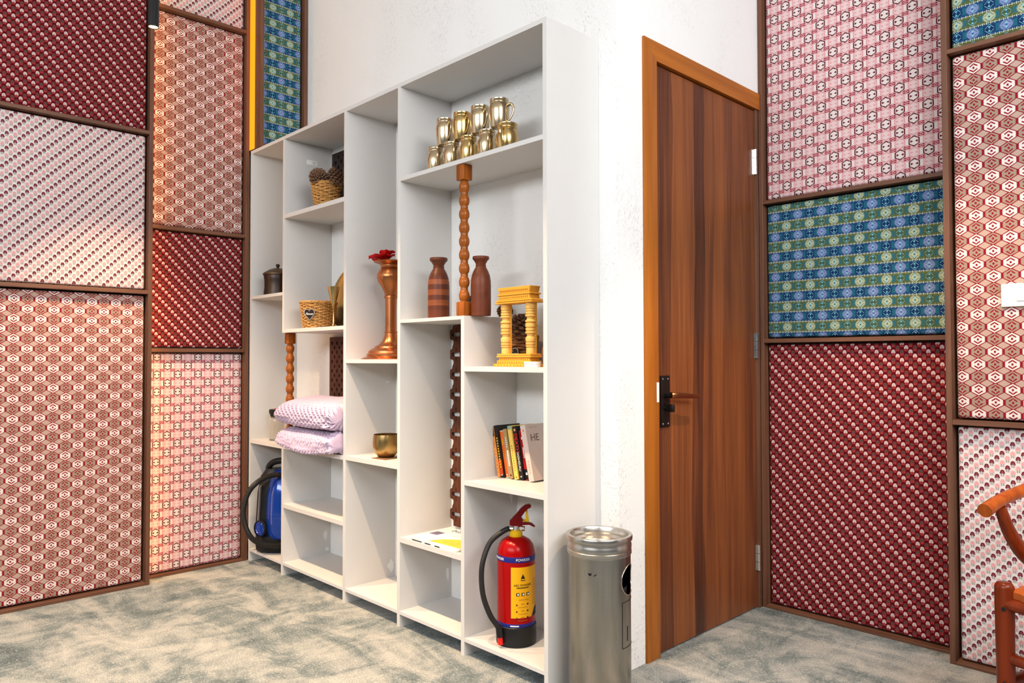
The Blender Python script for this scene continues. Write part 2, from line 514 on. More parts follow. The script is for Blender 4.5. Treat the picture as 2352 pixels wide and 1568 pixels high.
# ------------------------------------------------------------------ setting
YF, YW, ZT = 1.7137, 1.9753, 2.1486
XD = -1.530
def wall(name, mat, *boxes):
    b = MB()
    for q in boxes: b.box(*q)
    return struct(b.build(name, mat, smooth=0))
wall('floor', CARPET, (-4.1, 3.4, -3.6, 3.2, -0.06, 0.0))
wall('ceiling', CEIL, (-4.1, 3.4, -3.6, 3.2, 3.10, 3.2))
wall('wall_left', CEIL, (-3.98, -3.83, -3.6, 1.9753, 0, 3.10))
wall('wall_back', PLASTER, (-3.98, XD, YW, 2.119, 0, 3.10))
wall('wall_side', PLASTER, (-1.68, XD, 2.119, 3.08, 2.181, 3.10))
wall('wall_right', CEIL, (-1.68, 3.4, 3.05, 3.2, 0, 3.10))

# --- door
d = struct(thing('door_1', 'dark brown veneered door in an orange wood casing', 'door', (XD, 2.2, 0)))
MB().box(-0.045, -0.006, 0.0, 0.7265, 0.006, 2.1075).build('door_leaf', DOORW, d, bevel=0.0015, seg=1)
MB().box(-0.15, 0.009, -0.081, -0.0035, 0, 2.1805).build('casing', TRIMZ, d, bevel=0.002)
v = [(0.009, -0.081, 2.181), (0.009, 0.752, 2.181), (0.009, 0.752, 2.112), (0.009, -0.0035, 2.112),
     (-0.15, -0.081, 2.181), (-0.15, 0.752, 2.181), (-0.15, 0.752, 2.112), (-0.15, -0.0035, 2.112)]
v[0] = (0.0092, -0.0812, 2.1812); v[4] = (-0.15, -0.0812, 2.1812)
MB().add(v, [(0, 3, 2, 1), (4, 5, 6, 7), (0, 1, 5, 4), (1, 2, 6, 5), (2, 3, 7, 6), (3, 0, 4, 7)]).build('casing', TRIMY, d, smooth=0)
MB().box(-0.15, 0.001, 0.7290, 0.752, 0, 2.112).build('jamb', FRAME[2], d, bevel=0.001)
MB().box(0.009, 0.0102, -0.018, -0.0045, 0.895, 0.965).build('strike_plate', WHITE, d, bevel=0.0004)
for zc in (1.886, 1.103, 0.211):
    hb = MB()
    for k in range(3):
        a = zc - 0.054 + k * 0.036
        hb.lathe([(0.0068, 0.0008), (0.0068, 0.0352)], 12, (0.001, 0.7265, a))
    hb.box(-0.0052, -0.0042, 0.706, 0.7265, zc - 0.054, zc + 0.054)
    hb.build('hinge', CHROME, d)
ha = MB().box(-0.0058, 0.0, 0.022, 0.078, 0.803, 0.988).build('handle_plate', BLACKM, d, bevel=0.002)
for (yy, zz) in ((0.034, 0.976), (0.066, 0.976), (0.034, 0.815), (0.066, 0.815)):
    MB().lathe([(0.0035, 0), (0.0028, 0.0012)], 10).xf(axes((0, yy, zz), (0, 1, 0), (0, 0, 1), (1, 0, 0))).build('screw', CHROME, ha)
lv = MB()
lv.tube([(0, 0.050, 0.918), (0.028, 0.050, 0.918)], 0.011, 14, sub=1)
lv.build('lever_hub', BLACKM, ha)
lv = MB().tube([(0.030, 0.042, 0.918), (0.036, 0.055, 0.918), (0.038, 0.10, 0.915), (0.040, 0.16, 0.911), (0.040, 0.205, 0.909)], [0.012, 0.013, 0.012, 0.0095, 0.0075], 12, flat=0.75)
lv.build('lever', COPPER, ha)
MB().tube([(0, 0.050, 0.872), (0.012, 0.050, 0.872)], 0.012, 14, sub=1).build('lock_cylinder', BLACKM, ha)
MB().box(0.012, 0.036, 0.044, 0.056, 0.858, 0.886).build('thumb_turn', BLACKM, ha, bevel=0.003)

# --- framed fabric panels. plane 'x' = left wall (u = y), plane 'y' = right wall (u = x)
def panel(label, mat, plane, front, u0, u1, z0, z1, back):
    b = bmesh.new()
    nu = max(2, int((u1 - u0) / 0.06)); nv = max(2, int((z1 - z0) / 0.06))
    th = abs(back - front)
    mm = MB().box(u0, u1, 0, th, z0, z1)
    me = bpy.data.meshes.new('fabric_panel'); me.from_pydata(mm.v, [], mm.f)
    bm = bmesh.new(); bm.from_mesh(me)
    bmesh.ops.recalc_face_normals(bm, faces=bm.faces)
    bmesh.ops.bevel(bm, geom=bm.edges[:], offset=0.011, segments=4, affect='EDGES', profile=0.55)
    uvl = bm.loops.layers.uv.new('UVMap')
    for f in bm.faces:
        for l in f.loops:
            l[uvl].uv = (l.vert.co.x, l.vert.co.z)
    for vv in bm.verts:
        dpt = vv.co.y
        if plane == 'x': vv.co = Vector((front - dpt, vv.co.x, vv.co.z))
        else: vv.co = Vector((vv.co.x, front + dpt, vv.co.z))
    bmesh.ops.recalc_face_normals(bm, faces=bm.faces)
    bm.to_mesh(me); bm.free()
    o = fin_obj('fabric_panel', me, mat, smooth=60)
    return tag(o, label, 'wall panel')
def grid(label, plane, front, back, vert, horiz):
    root = thing('panel_frame', label, 'frame', (front, vert[0][0], 0) if plane == 'x' else (vert[0][0], front, 0))
    ox, oy = root.location.x, root.location.y
    for (a, b_, z0, z1) in vert:
        q = (back - ox, front - ox, a - oy, b_ - oy, z0, z1) if plane == 'x' else (a - ox, b_ - ox, front - oy, back - oy, z0, z1)
        MB().box(*q).build('upright', FRAME[2], root, bevel=0.001, seg=1)
    for (z0, z1, a, b_) in horiz:
        q = (back - ox, front - ox, a - oy, b_ - oy, z0, z1) if plane == 'x' else (a - ox, b_ - ox, front - oy, back - oy, z0, z1)
        MB().box(*q).build('rail', FRAME[1 if plane == 'x' else 0], root, bevel=0.001, seg=1)
    return root
RC = 0.028; G = 0.006
# left wall, column by the frame's left edge
XA, XB = -3.671, -3.758; BK = -3.83
gA = grid('walnut strip frame of the outer left wall column', 'x', XA, BK, [(1.1815, 1.1995, 0, 3.09), (0.25, 0.268, 0, 3.09)],
     [(2.1095, 2.1255, 0.268, 1.1815), (1.3550, 1.3730, 0.268, 1.1815), (0.0, 0.0135, 0.268, 1.1815)])
MB().box(XA - 0.075 - XA, XA - 0.035 - XA, 1.1995 - 1.1815, 1.2025 - 1.1815, 0.02, 3.05).build('led_strip', LED, gA)
pl = lambda lb, mt, z0, z1, u0=0.268, u1=1.1815: panel(lb, mt, 'x', XA - RC, u0 + G, u1 - G - 0.002, z0 + G, z1 - G, BK + 0.03)
pl('dark red blossom fabric panel, upper left corner of the left wall', fab_red('red_blossom_a', 0.9576, 2.3000), 2.1255, 3.09)
pl('white panel of pink and maroon blossoms under the dark red one, left wall', fab_pink('pink_blossom_a', 0.9402, 2.0160), 1.3730, 2.1095)
pl('tall red and cream ogee fabric panel standing at the floor, left wall', fab_ogee('ogee_a', 0.6568, 1.3078), 0.0135, 1.3550)
# left wall, inner column
YB1 = 1.7085
gB = grid('walnut strip frame of the inner left wall column beside the shelf unit', 'x', XB, BK, [(1.6905, YB1, 0, 3.09)],
     [(2.7710, 2.7890, 1.2, 1.6905), (1.6860, 1.7030, 1.2, 1.6905), (1.0850, 1.1030, 1.2, 1.6905), (0.0, 0.0115, 1.2, 1.6905)])
pl = lambda lb, mt, z0, z1: panel(lb, mt, 'x', XB - RC, 1.2030, 1.6905 - G - 0.002, z0 + G, z1 - G, BK + 0.03)
pl('small strip of white blossom fabric at the top edge, left wall inner column', fab_pink('pink_blossom_b', 1.30, 2.85), 2.7890, 3.09)
pl('tall red and cream ogee fabric panel lit from both sides beside the blue panel', fab_ogee('ogee_b', 1.3123, 2.7241), 1.7030, 2.7710)
pl('dark red blossom fabric panel in the middle of the inner left column', fab_red('red_blossom_b', 1.2411, 1.6275), 1.1030, 1.6860)
pl('pale pink ring patterned fabric panel at the floor, left wall inner column', fab_ring('ring_b', 1.2616, 1.0598), 0.0115, 1.0850)
# blue box above the shelf unit
XE = -3.630
gE = grid('walnut box frame of the blue panel above the shelf unit', 'x', XE, BK, [(1.7095, 1.7255, ZT + 0.002, 3.09), (1.9555, 1.9745, ZT + 0.002, 3.09)],
     [(ZT + 0.002, ZT + 0.020, 1.7255, 1.9555)])
MB().box(-0.128, -0.072, -0.0022, 0.0, ZT + 0.004, 3.05).build('led_strip', LEDY, gE)
panel('narrow blue and green lozenge fabric panel above the shelf unit', fab_blue('blue_e', 1.7366, 2.8668 + 0.0), 'x', XE - RC, 1.7255 + 0.002, 1.9555 - G, ZT + 0.022, 3.08, BK + 0.03)
# right wall, column next to the door
YC, YD = 2.9534, 2.8663; YK = 3.05
XS = -0.7985
gC = grid('walnut strip frame of the right wall column next to the door', 'y', YC, YK, [(XD + 0.001, -1.5125, 0, 3.09)],
     [(1.7055, 1.7210, -1.5125, XS), (1.1145, 1.1315, -1.5125, XS), (0.0, 0.0105, -1.5125, XS)])
pr = lambda lb, mt, z0, z1: panel(lb, mt, 'y', YC + RC, -1.5125 + G, XS - 0.004, z0 + G, z1 - G, YK - 0.02)
pr('large pale pink ring patterned fabric panel above the blue one, right of the door', fab_ring('ring_c', -1.4661, 1.9854), 1.7210, 3.09)
pr('blue and green lozenge fabric panel beside the door', fab_blue('blue_c', -1.4704, 1.2227), 1.1315, 1.7055)
pr('large dark red blossom fabric panel at the floor beside the door', fab_red('red_blossom_c', -1.5042, 1.0862), 0.0105, 1.1145)
gD = grid('walnut strip frame of the outer right wall column behind the chair', 'y', YD, YK, [(XS, -0.7805, 0, 3.09), (0.15, 0.168, 0, 3.09)],
     [(2.1080, 2.1235, -0.7805, 0.15), (0.8195, 0.8365, -0.7805, 0.15), (0.0, 0.0105, -0.7805, 0.15)])
pr = lambda lb, mt, z0, z1: panel(lb, mt, 'y', YD + RC, -0.7805 + G + 0.003, 0.15 - G, z0 + G, z1 - G, YK - 0.02)
pr('blue and green lozenge fabric panel in the upper right corner', fab_blue('blue_d', -0.7065, 2.1655), 2.1235, 3.09)
pr('red and cream ogee fabric panel with the light switch on it', fab_ogee('ogee_d', -0.7554, 1.7493), 0.8365, 2.1080)
pr('white panel of pink and maroon blossoms behind the wooden chair', fab_pink('pink_blossom_d', -0.7619, 0.1620), 0.0105, 0.8195)
# switch
sw = thing('light_switch', 'white light switch plate on the red ogee panel, right wall', 'light switch', (-0.56, YD + RC, 1.257))
MB().box(-0.0745, 0.0745, -0.011, 0.004, -0.0385, 0.0385).build('plate', WHITE, sw, bevel=0.003)
for k in range(3):
    MB().box(-0.030 + k * 0.0255, -0.006 + k * 0.0255, -0.0145, -0.010, -0.0205, 0.0205).build('rocker', WHITE, sw, bevel=0.0015)

# ------------------------------------------------------------------ shelf unit
su = thing('shelf_unit', 'tall off-white open shelf unit against the plaster wall', 'shelf', (-2.68, YF, 0))
YB_ = YW - 0.001
def board(name, x0, x1, z0, z1, y0=YF, y1=YB_):
    return MB().box(x0 + 2.68, x1 + 2.68, y0 - YF, y1 - YF, z0, z1).build(name, LAM, su, smooth=0)
X0, X1a, X1b, X2a, X2b, X3a, X3b, X4a, X4b, X5a, X5b = -3.755, -3.393, -3.375, -2.827, -2.807, -2.424, -2.406, -2.034, -2.016, -1.6265, -1.6095
board('side_panel', X0, X0 + 0.016, 0, 2.1325)
board('side_panel', X5a, X5b, 0, ZT)
board('top_board', X0, X5a, 2.1325, ZT)
board('partition', X1a, X1b, 1.1787, 2.1325)
board('partition', X1a, X1b, 0, 0.612)
board('partition', X2a, X2b, 0, 2.1325)
board('partition', X3a, X3b, 0, 2.1325)
board('partition', X4a, X4b, 0, 1.1915)
for (a, b_, z0, z1) in ((X0 + .016, X1a, 1.3635, 1.379), (X0 + .016, X2a, 0.612, 0.630), (X1b, X2a, 1.740, 1.7603), (X1b, X2a, 1.1787, 1.1955),
                        (X1b, X2a, 0.327, 0.3457), (X2b, X3a, 1.032, 1.048), (X2b, X3a, 0.6135, 0.632), (X3b, X5a, 1.755, 1.771),
                        (X3b, X4b, 1.1915, 1.2042), (X4b, X5a, 1.005, 1.0222), (X4b, X5a, 0.6006, 0.6157), (X3b, X4a, 0.3306, 0.3502)):
    board('shelf_board', a, b_, z0, z1)
for a, b_ in ((X0 + .016, X1a), (X1b, X2a), (X2b, X3a), (X3b, X4a), (X4b, X5a)):
    board('bottom_board', a, b_, 0.0497, 0.0625)
def chip(x, y, z, ry, rz, n=11, sd=1):
    rnd = random.Random(sd)
    pts = [((ry * (0.55 + 0.6 * rnd.random())) * math.cos(2 * PI * i / n), (rz * (0.55 + 0.6 * rnd.random())) * math.sin(2 * PI * i / n)) for i in range(n)]
    vv, ff = plate2d([pts], 0.0006)
    MB().add(vv, ff).xf(axes((x + 2.68, y - YF, z), (0, 1, 0), (0, 0, 1), (1, 0, 0))).build('paint_chip', PLASTER, su, smooth=0)
chip(X4b + .0004, 1.945, 0.545, 0.010, 0.042, sd=9)
chip(X2b + .0004, 1.952, 0.115, 0.018, 0.03, sd=3); chip(X2b + .0004, 1.93, 0.945, 0.012, 0.006, sd=4); chip(X1b + .0004, 1.945, 0.155, 0.012, 0.028, sd=5)
chip(X1b + .0004, 1.955, 0.085, 0.012, 0.012, sd=6); chip(X3b + .0004, 1.955, 0.16, 0.010, 0.035, sd=8)
st = thing('price_sticker', 'small white printed sticker on the partition above the pine cone basket', 'sticker', (X1b, 1.86, 2.0415))
MB().box(0, 0.0006, -0.029, 0.029, -0.0115, 0.0115).build('paper', WINK, st)
for k, (a, b_, z0, z1) in enumerate(((0.004, 0.024, 0.003, 0.006), (0.004, 0.020, -0.002, 0.0005), (0.004, 0.023, -0.007, -0.005))):
    MB().box(0.0006, 0.0009, a, b_, z0, z1).build('print_line', GINK, st)

# ------------------------------------------------------------------ pendant lamp
p = thing('pendant_lamp', 'slim black cylinder pendant lamp hanging near the left wall', 'lamp', PEND)
MB().lathe([(0.0185, 0.0), (0.0205, 0.0), (0.0205, 0.30), (0.004, 0.302)], 24, cap=False).build('tube', BLACK, p)
MB().lathe([(0.0001, 0.0035), (0.0182, 0.0035), (0.0182, 0.008), (0.0001, 0.008)], 24).build('bulb', LAMP, p)
MB().tube([(0, 0, 0.30), (0, 0, 0.713)], 0.0025, 8, sub=1).build('cable', BLACK, p)

# ------------------------------------------------------------------ brass mugs
def mug(name, label, mat, loc, ang, r=0.0305, h=0.100, kind=0):
    t = thing(name, label, 'mug', loc, ang, 'brass mugs on the top shelf')
    k = r / 0.0305
    if kind == 0:
        pr_ = [(0.020, 0), (0.0235, 0.001), (0.0255, 0.006), (0.0292, 0.035), (0.0305, 0.060), (0.0302, 0.072), (0.0280, 0.080), (0.0266, 0.083), (0.0278, 0.085),
               (0.0278, 0.088), (0.0268, 0.0895), (0.0280, 0.091), (0.0282, 0.099), (0.0270, 0.100), (0.0255, 0.099), (0.0245, 0.082), (0.028, 0.068), (0.026, 0.035), (0.022, 0.006), (0.0005, 0.004)]
    else:
        pr_ = [(0.022, 0), (0.025, 0.001), (0.029, 0.02), (0.0315, 0.045), (0.0305, 0.062), (0.0265, 0.075), (0.0245, 0.080), (0.0268, 0.083), (0.0268, 0.088), (0.0255, 0.0895),
               (0.0272, 0.0915), (0.0275, 0.099), (0.0265, 0.100), (0.0252, 0.099), (0.024, 0.080), (0.029, 0.060), (0.027, 0.02), (0.0005, 0.004)]
    pr_ = [(a * k, b_ * h / 0.1) for a, b_ in pr_]
    MB().lathe(pr_, 36).build('body', mat, t, smooth=50)
    MB().tube([(0.0275 * k, 0, 0.074 * h * 10), (0.040 * k, 0, 0.078 * h * 10), (0.0475 * k, 0, 0.064 * h * 10), (0.0455 * k, 0, 0.044 * h * 10), (0.036 * k, 0, 0.026 * h * 10), (0.0268 * k, 0, 0.020 * h * 10)], [0.0042, 0.004, 0.0036, 0.0034, 0.0032, 0.003], 10, flat=1.5).build('handle', mat, t, smooth=60)
    return t
vd = math.atan2(-1.775, 2.1)
low = [(-2.258, BRASSP, 'lower row, leftmost small engraved one'), (-2.160, BRASSP, 'lower row, second from the left'), (-2.062, BRASS, 'lower row, third from the left, golden'),
       (-1.961, BRASSP, 'lower row, fourth from the left, pale'), (-1.856, BRASS, 'lower row, rightmost wide golden one')]
for k, (x, mt, lb) in enumerate(low):
    mug('brass_mug', 'brass mug, ' + lb, mt, (x, 1.775, 1.771), vd + (0.18, 0.18, 0.05, 0.05, -0.45)[k], (0.0325, 0.0325, 0.033, 0.0335, 0.0395)[k], 0.098, 1)
upp = [(-2.213, 1.786, BRASSP, 'leftmost of the upper row'), (-2.112, 1.786, BRASS, 'second of the upper row, golden'), (-2.011, 1.786, BRASSP, 'third of the upper row, pale'),
       (-1.908, 1.786, BRASSP, 'rightmost of the upper row, handle to the right')]
for k, (x, y, mt, lb) in enumerate(upp):
    mug('brass_mug', 'tall stacked brass mug, ' + lb, mt, (x, y, 1.8692), vd + (0.42, 0.45, 0.45, 1.0)[k], 0.0365, 0.102, 0)

# ------------------------------------------------------------------ turned posts
def post(label, loc, zt, nb, rb, rn, hw, btop, bbot, rz=0.0):
    t = thing('turned_post', label, 'post', loc, rz)
    MB().box(-hw, hw, -hw, hw, zt - btop, zt).build('top_block', POSTW, t, bevel=0.004)
    MB().box(-hw, hw, -hw, hw, 0, bbot).build('base_block', POSTW, t, bevel=0.004)
    z0, z1 = bbot - 0.002, zt - btop + 0.002
    st_ = (z1 - z0) / nb
    prof = []
    for i in range(nb):
        b0 = z0 + i * st_
        for (f, r) in ((0.0, rn), (0.06, rn * 1.02), (0.12, rn), (0.20, rb * 0.86), (0.34, rb * 0.97), (0.48, rb), (0.62, rb * 0.97), (0.75, rb * 0.86), (0.84, rn * 1.12), (0.88, rn), (0.96, rn * 1.04)):
            prof.append((r, b0 + f * st_))
    prof.append((rn, z1))
    MB().lathe(prof, 28).build('beaded_shaft', POSTW, t, smooth=50)
    return t
post('tall turned wooden post of stacked beads under the mug shelf', (-2.046, 1.740, 1.2042), 0.5508, 9, 0.0195, 0.0135, 0.0215, 0.058, 0.052)
post('shorter turned wooden post rising behind the lilac blankets', (-3.392, 1.756, 0.630), 0.5487, 9, 0.0205, 0.0140, 0.0205, 0.054, 0.05)

# ------------------------------------------------------------------ wooden vases
PV = [(0.030, 0), (0.0345, 0.001), (0.0352, 0.02), (0.0352, 0.12), (0.0345, 0.140), (0.0315, 0.160), (0.0255, 0.178), (0.0195, 0.190), (0.0175, 0.196), (0.0188, 0.1985), (0.0172, 0.201),
      (0.0180, 0.207), (0.0240, 0.219), (0.0285, 0.223), (0.0290, 0.2245), (0.0290, 0.233), (0.0280, 0.2345), (0.020, 0.234), (0.014, 0.22), (0.013, 0.18), (0.0005, 0.17)]
t = thing('wooden_vase', 'banded reddish wooden vase left of the turned post', 'vase', (-2.243, 1.778, 1.2042))
MB().lathe([(a * 1.19, b_) for a, b_ in PV], 40).build('body', VASEB, t, smooth=40)
t = thing('wooden_vase', 'plain dark reddish wooden vase right of the turned post', 'vase', (-1.996, 1.776, 1.2042))
MB().lathe([(a * 1.04, b_ * 0.917) for a, b_ in PV], 40).build('body', VASE, t, smooth=40)
tag(MB().box(-0.016, 0.016, -0.012, 0.012, 0, 0.098).build('wood_block', BLACKW, None, (-2.262, 1.945, 1.2042), bevel=0.002), 'small dark wooden block at the wall behind the turned post', 'block')

# ------------------------------------------------------------------ baskets and cones
def basket(label, loc, r0, r1, h, mat, cat='basket', rows=13, stakes=18, rz=0.0):
    t = thing('wicker_basket', label, cat, loc, rz)
    rad = lambda z: r0 + (r1 - r0) * (max(0, z) / h) ** 0.9
    wv = MB(); rs = h / rows; n = stakes * 4
    for k in range(rows):
        z = (k + 0.5) * rs
        pts = []
        for i in range(n + 1):
            th = 2 * PI * i / n
            ph = stakes * th / 2 + PI * k
            rr = rad(z) + 0.0031 * math.sin(ph)
            pts.append((rr * math.cos(th), rr * math.sin(th), z + 0.0009 * math.sin(th * 5 + k * 2.3)))
        wv.tube(pts, rs * 0.46, 6, cap=False, sub=1)
    wv.build('woven_wall', mat, t, smooth=80)
    sk = MB()
    for i in range(stakes):
        th = 2 * PI * (i + 0.25) / stakes
        sk.tube([(rad(z_) * math.cos(th), rad(z_) * math.sin(th), z_) for z_ in (0, h / 2, h)], 0.0021, 6, sub=1)
    sk.build('stakes', mat, t, smooth=80)
    MB().lathe([(0.0005, 0.001), (r0 - 0.003, 0.001), (r1 - 0.0045, h)], 40, cap=False).build('gap_shade_sheet', GAPSHADE, t)  # added dark sheet, shade between the strands put into its colour
    rb_ = MB()
    for q in range(3):
        pts = []
        for i in range(91):
            th = 2 * PI * i / 90
            a = th * 11 + q * 2 * PI / 3
            rr = r1 + 0.001 + 0.0036 * math.cos(a)
            pts.append((rr * math.cos(th), rr * math.sin(th), h + 0.0015 + 0.0036 * math.sin(a)))
        rb_.tube(pts, 0.0030, 6, cap=False, sub=1)
    rb_.build('braided_rim', mat, t, smooth=80)
    return t
def cone_mesh(r, h, seed=1, open_=0.6):
    b = MB(); rnd = random.Random(seed)
    b.lathe([(0.15 * r, 0), (0.55 * r, 0.12 * h), (0.62 * r, 0.4 * h), (0.4 * r, 0.75 * h), (0.08 * r, 0.98 * h)], 10)
    n = 74; ga = PI * (3 - math.sqrt(5))
    for i in range(n):
        t_ = (i + 0.5) / n
        z = h * (0.04 + 0.92 * t_)
        env = r * max(0.12, math.sin(PI * min(1, (0.16 + 0.84 * t_) ** 0.85)) ** 0.75) if t_ > 0.25 else r * (0.72 + 1.1 * t_)
        env = min(env, r)
        a = i * ga
        ca, sa = math.cos(a), math.sin(a)
        L = env; wd = 0.22 * r * (1.15 - 0.5 * t_); up_ = L * (0.30 + 0.5 * t_) * open_
        def P(d_, s_, z_): return (ca * d_ - sa * s_, sa * d_ + ca * s_, z + z_)
        pts = [P(0.3 * L, -wd * .5, 0), P(0.3 * L, wd * .5, 0), P(0.85 * L, wd, up_ * 0.7), P(1.0 * L, wd * .55, up_), P(1.0 * L, -wd * .55, up_), P(0.85 * L, -wd, up_ * 0.7), P(0.80 * L, 0, up_ * 0.7 + 0.09 * r), P(0.95 * L, 0, up_ - 0.16 * r)]
        b.add(pts, [(0, 1, 2, 6), (0, 6, 5), (6, 2, 3, 4), (6, 4, 5), (0, 7, 2, 1), (0, 5, 7), (7, 4, 3), (7, 3, 2), (7, 5, 4)])
    return b
def cone(label, loc, r, h, rot=(0, 0, 0), seed=1, open_=0.6, group=None):
    t = cone_mesh(r, h, seed, open_).build('pine_cone', CONE, None, loc, smooth=0, rot=rot)
    return tag(t, label, 'pine cone', group)
def heart_pts(s, n=40):
    out = []
    for i in range(n):
        a = 2 * PI * i / n
        out.append((s * 16 * math.sin(a) ** 3 / 17, s * (13 * math.cos(a) - 5 * math.cos(2 * a) - 2 * math.cos(3 * a) - math.cos(4 * a)) / 15))
    return out
def heart_tag(t, r, z, th, s, tilt=0.0):
    vv, ff = plate2d([heart_pts(s)], 0.004)
    c_, s_ = math.cos(th), math.sin(th)
    out = Vector((c_, s_, tilt)).normalized(); xd = Vector((-s_, c_, 0)); yd = out.cross(xd)
    hb = MB().add(vv, ff).xf(axes(Vector((c_ * r, s_ * r, z)), xd, yd, out)).build('heart_tag', BLACKW, t, smooth=0)
    o_ = heart_pts(s); i_ = heart_pts(s * 0.90)
    vv, ff = plate2d([o_, i_], 0.0008)
    MB().add(vv, ff).xf(axes(Vector((c_ * r, s_ * r, z)) + out * 0.0024, xd, yd, out)).build('heart_border', GINK, hb, smooth=0)
    vv, ff = text('Flower', s * 0.50, 0.0008, 0.25, 0.92)
    MB().add(vv, ff).xf(axes(Vector((c_ * r, s_ * r, z)) + out * 0.0026, xd, yd, out)).build('heart_lettering', WINK, hb, smooth=0)
to_cam = lambda x, y: math.atan2(-y, -x)
b1 = basket('small wicker basket holding two pine cones', (-3.165, 1.822, 1.7603), 0.050, 0.068, 0.126, WICKER, rows=16, stakes=18)
cone('pine cone lying on the left side of the small basket', (-3.186, 1.800, 1.900), 0.046, 0.085, (1.25, 0.5, 0.75), 2, 0.8)
cone('upright pine cone on the right side of the small basket', (-3.098, 1.835, 1.872), 0.043, 0.092, (0.10, -0.12, 0.4), 3, 0.5)
b2 = basket('wide wicker basket with a black heart tag', (-3.195, 1.800, 1.1955), 0.068, 0.084, 0.122, WICKER, rows=17, stakes=24)
heart_tag(b2, 0.084, 0.066, to_cam(-3.195, 1.80) - 0.50, 0.030, -0.12)
b3 = basket('small basket half hidden behind the partition beside the brass goblet', (-2.945, 1.868, 1.1955), 0.030, 0.052, 0.105, WICKD, rows=10, stakes=14)
cone('pine cone in the half hidden basket beside the brass goblet', (-2.952, 1.862, 1.275), 0.036, 0.085, (0.1, 0.1, 0), 5, 0.5)
b4 = basket('dark wicker basket with a heart tag behind the yellow gateway model', (-1.905, 1.895, 1.0222), 0.046, 0.056, 0.105, WICKD, rows=9, stakes=16)
heart_tag(b4, 0.056, 0.045, to_cam(-1.905, 1.895) - 0.62, 0.028, -0.1)
cone('large open pine cone in the basket behind the yellow gateway model', (-1.893, 1.880, 1.106), 0.056, 0.105, (0.22, 0.20, 0.2), 7, 1.0)
cone('pine cone on the ledge at the wall, seen behind the left yellow column', (-2.026, 1.925, 1.2045), 0.033, 0.055, (0.0, 0.0, 0.3), 8, 0.5)
cone('pine cone standing at the wall right of the yellow gateway model', (-1.782, 1.925, 1.0222), 0.034, 0.130, (0.0, 0.0, 0.9), 9, 0.5)

# ------------------------------------------------------------------ pot, jar, goblet, plate
t = thing('lidded_pot', 'dark metal pot with a domed lid in the leftmost column', 'pot', (-3.600, 1.792, 1.379))
MB().lathe([(0.066, 0), (0.071, 0.002), (0.070, 0.01), (0.0665, 0.04), (0.067, 0.08), (0.071, 0.102), (0.070, 0.104), (0.06, 0.1), (0.055, 0.02), (0.0005, 0.012)], 40).build('body', POTM, t, smooth=40)
l_ = MB().lathe([(0.069, 0.104), (0.0745, 0.106), (0.0745, 0.112), (0.068, 0.118), (0.045, 0.132), (0.02, 0.141), (0.0005, 0.143)], 40).build('lid', POTL, t, smooth=40)
MB().lathe([(0.007, 0.141), (0.006, 0.147), (0.0095, 0.152), (0.0105, 0.157), (0.008, 0.163), (0.0005, 0.165)], 20).build('knob', POTM, l_, smooth=60)
t = thing('glass_jar', 'clear glass jar with a black lid, left of the lilac blankets', 'jar', (-3.618, 1.800, 0.630))
MB().lathe([(0.035, 0), (0.038, 0.003), (0.038, 0.105), (0.033, 0.118), (0.030, 0.122), (0.028, 0.118), (0.035, 0.10), (0.035, 0.006), (0.0005, 0.005)], 32).build('glass_body', GLASS, t, smooth=40)
l_ = MB().lathe([(0.028, 0.112), (0.031, 0.122), (0.0365, 0.138), (0.0395, 0.143), (0.0395, 0.156), (0.036, 0.160), (0.0005, 0.161)], 32).build('lid', BLACK, t, smooth=40)
MB().lathe([(0.012, 0.161), (0.012, 0.1635), (0.0005, 0.164)], 20).build('lid_button', REDP, l_)
t = thing('brass_goblet', 'slender brass goblet right of the heart tagged basket', 'goblet', (-2.968, 1.748, 1.1955))
MB().lathe([(0.021, 0), (0.020, 0.002), (0.008, 0.006), (0.0042, 0.02), (0.0038, 0.07), (0.0050, 0.09), (0.010, 0.105), (0.018, 0.135), (0.0245, 0.165), (0.0265, 0.182), (0.0258, 0.182), (0.023, 0.165), (0.015, 0.13), (0.0005, 0.105)], 32).build('body', BRASS, t, smooth=60)
t = thing('brass_plate', 'large round brass plate leaning on the wall behind the goblet', 'plate', (-3.115, 1.925, 1.1955))
dsc = MB().lathe([(0.0005, 0.0), (0.12, 0.004), (0.145, 0.012), (0.150, 0.016), (0.1505, 0.014), (0.146, 0.009), (0.12, 0.0005), (0.0005, -0.003)], 56, cap=False)
dsc.xf(Matrix.Translation((0, 0, 0.1505)) @ Matrix.Rotation(math.radians(80), 4, 'X'))
dsc.build('disc', BRASSD, t, smooth=50)

# ------------------------------------------------------------------ lattices
def lattice_panel(label, loc, wd, ht, cell, mat, th=0.012):
    outl = [[(0, 0), (wd, 0), (wd, ht), (0, ht)]]
    nx = int((wd - 0.02) / cell); nz_ = int((ht - 0.02) / cell)
    ox = (wd - nx * cell) / 2; oz = (ht - nz_ * cell) / 2
    for i in range(nx):
        for j in range(nz_):
            cx, cz = ox + (i + .5) * cell, oz + (j + .5) * cell
            if (i + j) % 2 == 0:
                outl.append([(cx + cell * .30 * math.cos(2 * PI * k / 10), cz + cell * .42 * math.sin(2 * PI * k / 10)) for k in range(10)])
    vv, ff = plate2d(outl, th)
    o = MB().add(vv, ff).xf(axes((0, 0, 0), (1, 0, 0), (0, 0, 1), (0, -1, 0))).build('lattice_panel', mat, None, loc, smooth=0)
    return tag(o, label, 'panel')
lattice_panel('dark carved lattice panel at the wall above the lilac blankets', (-3.362, 1.964, 0.6305), 0.33, 0.530, 0.0235, DARKW)
lattice_panel('black pierced panel at the wall behind the small basket', (-3.345, 1.964, 1.7608), 0.33, 0.335, 0.026, BLACKW)
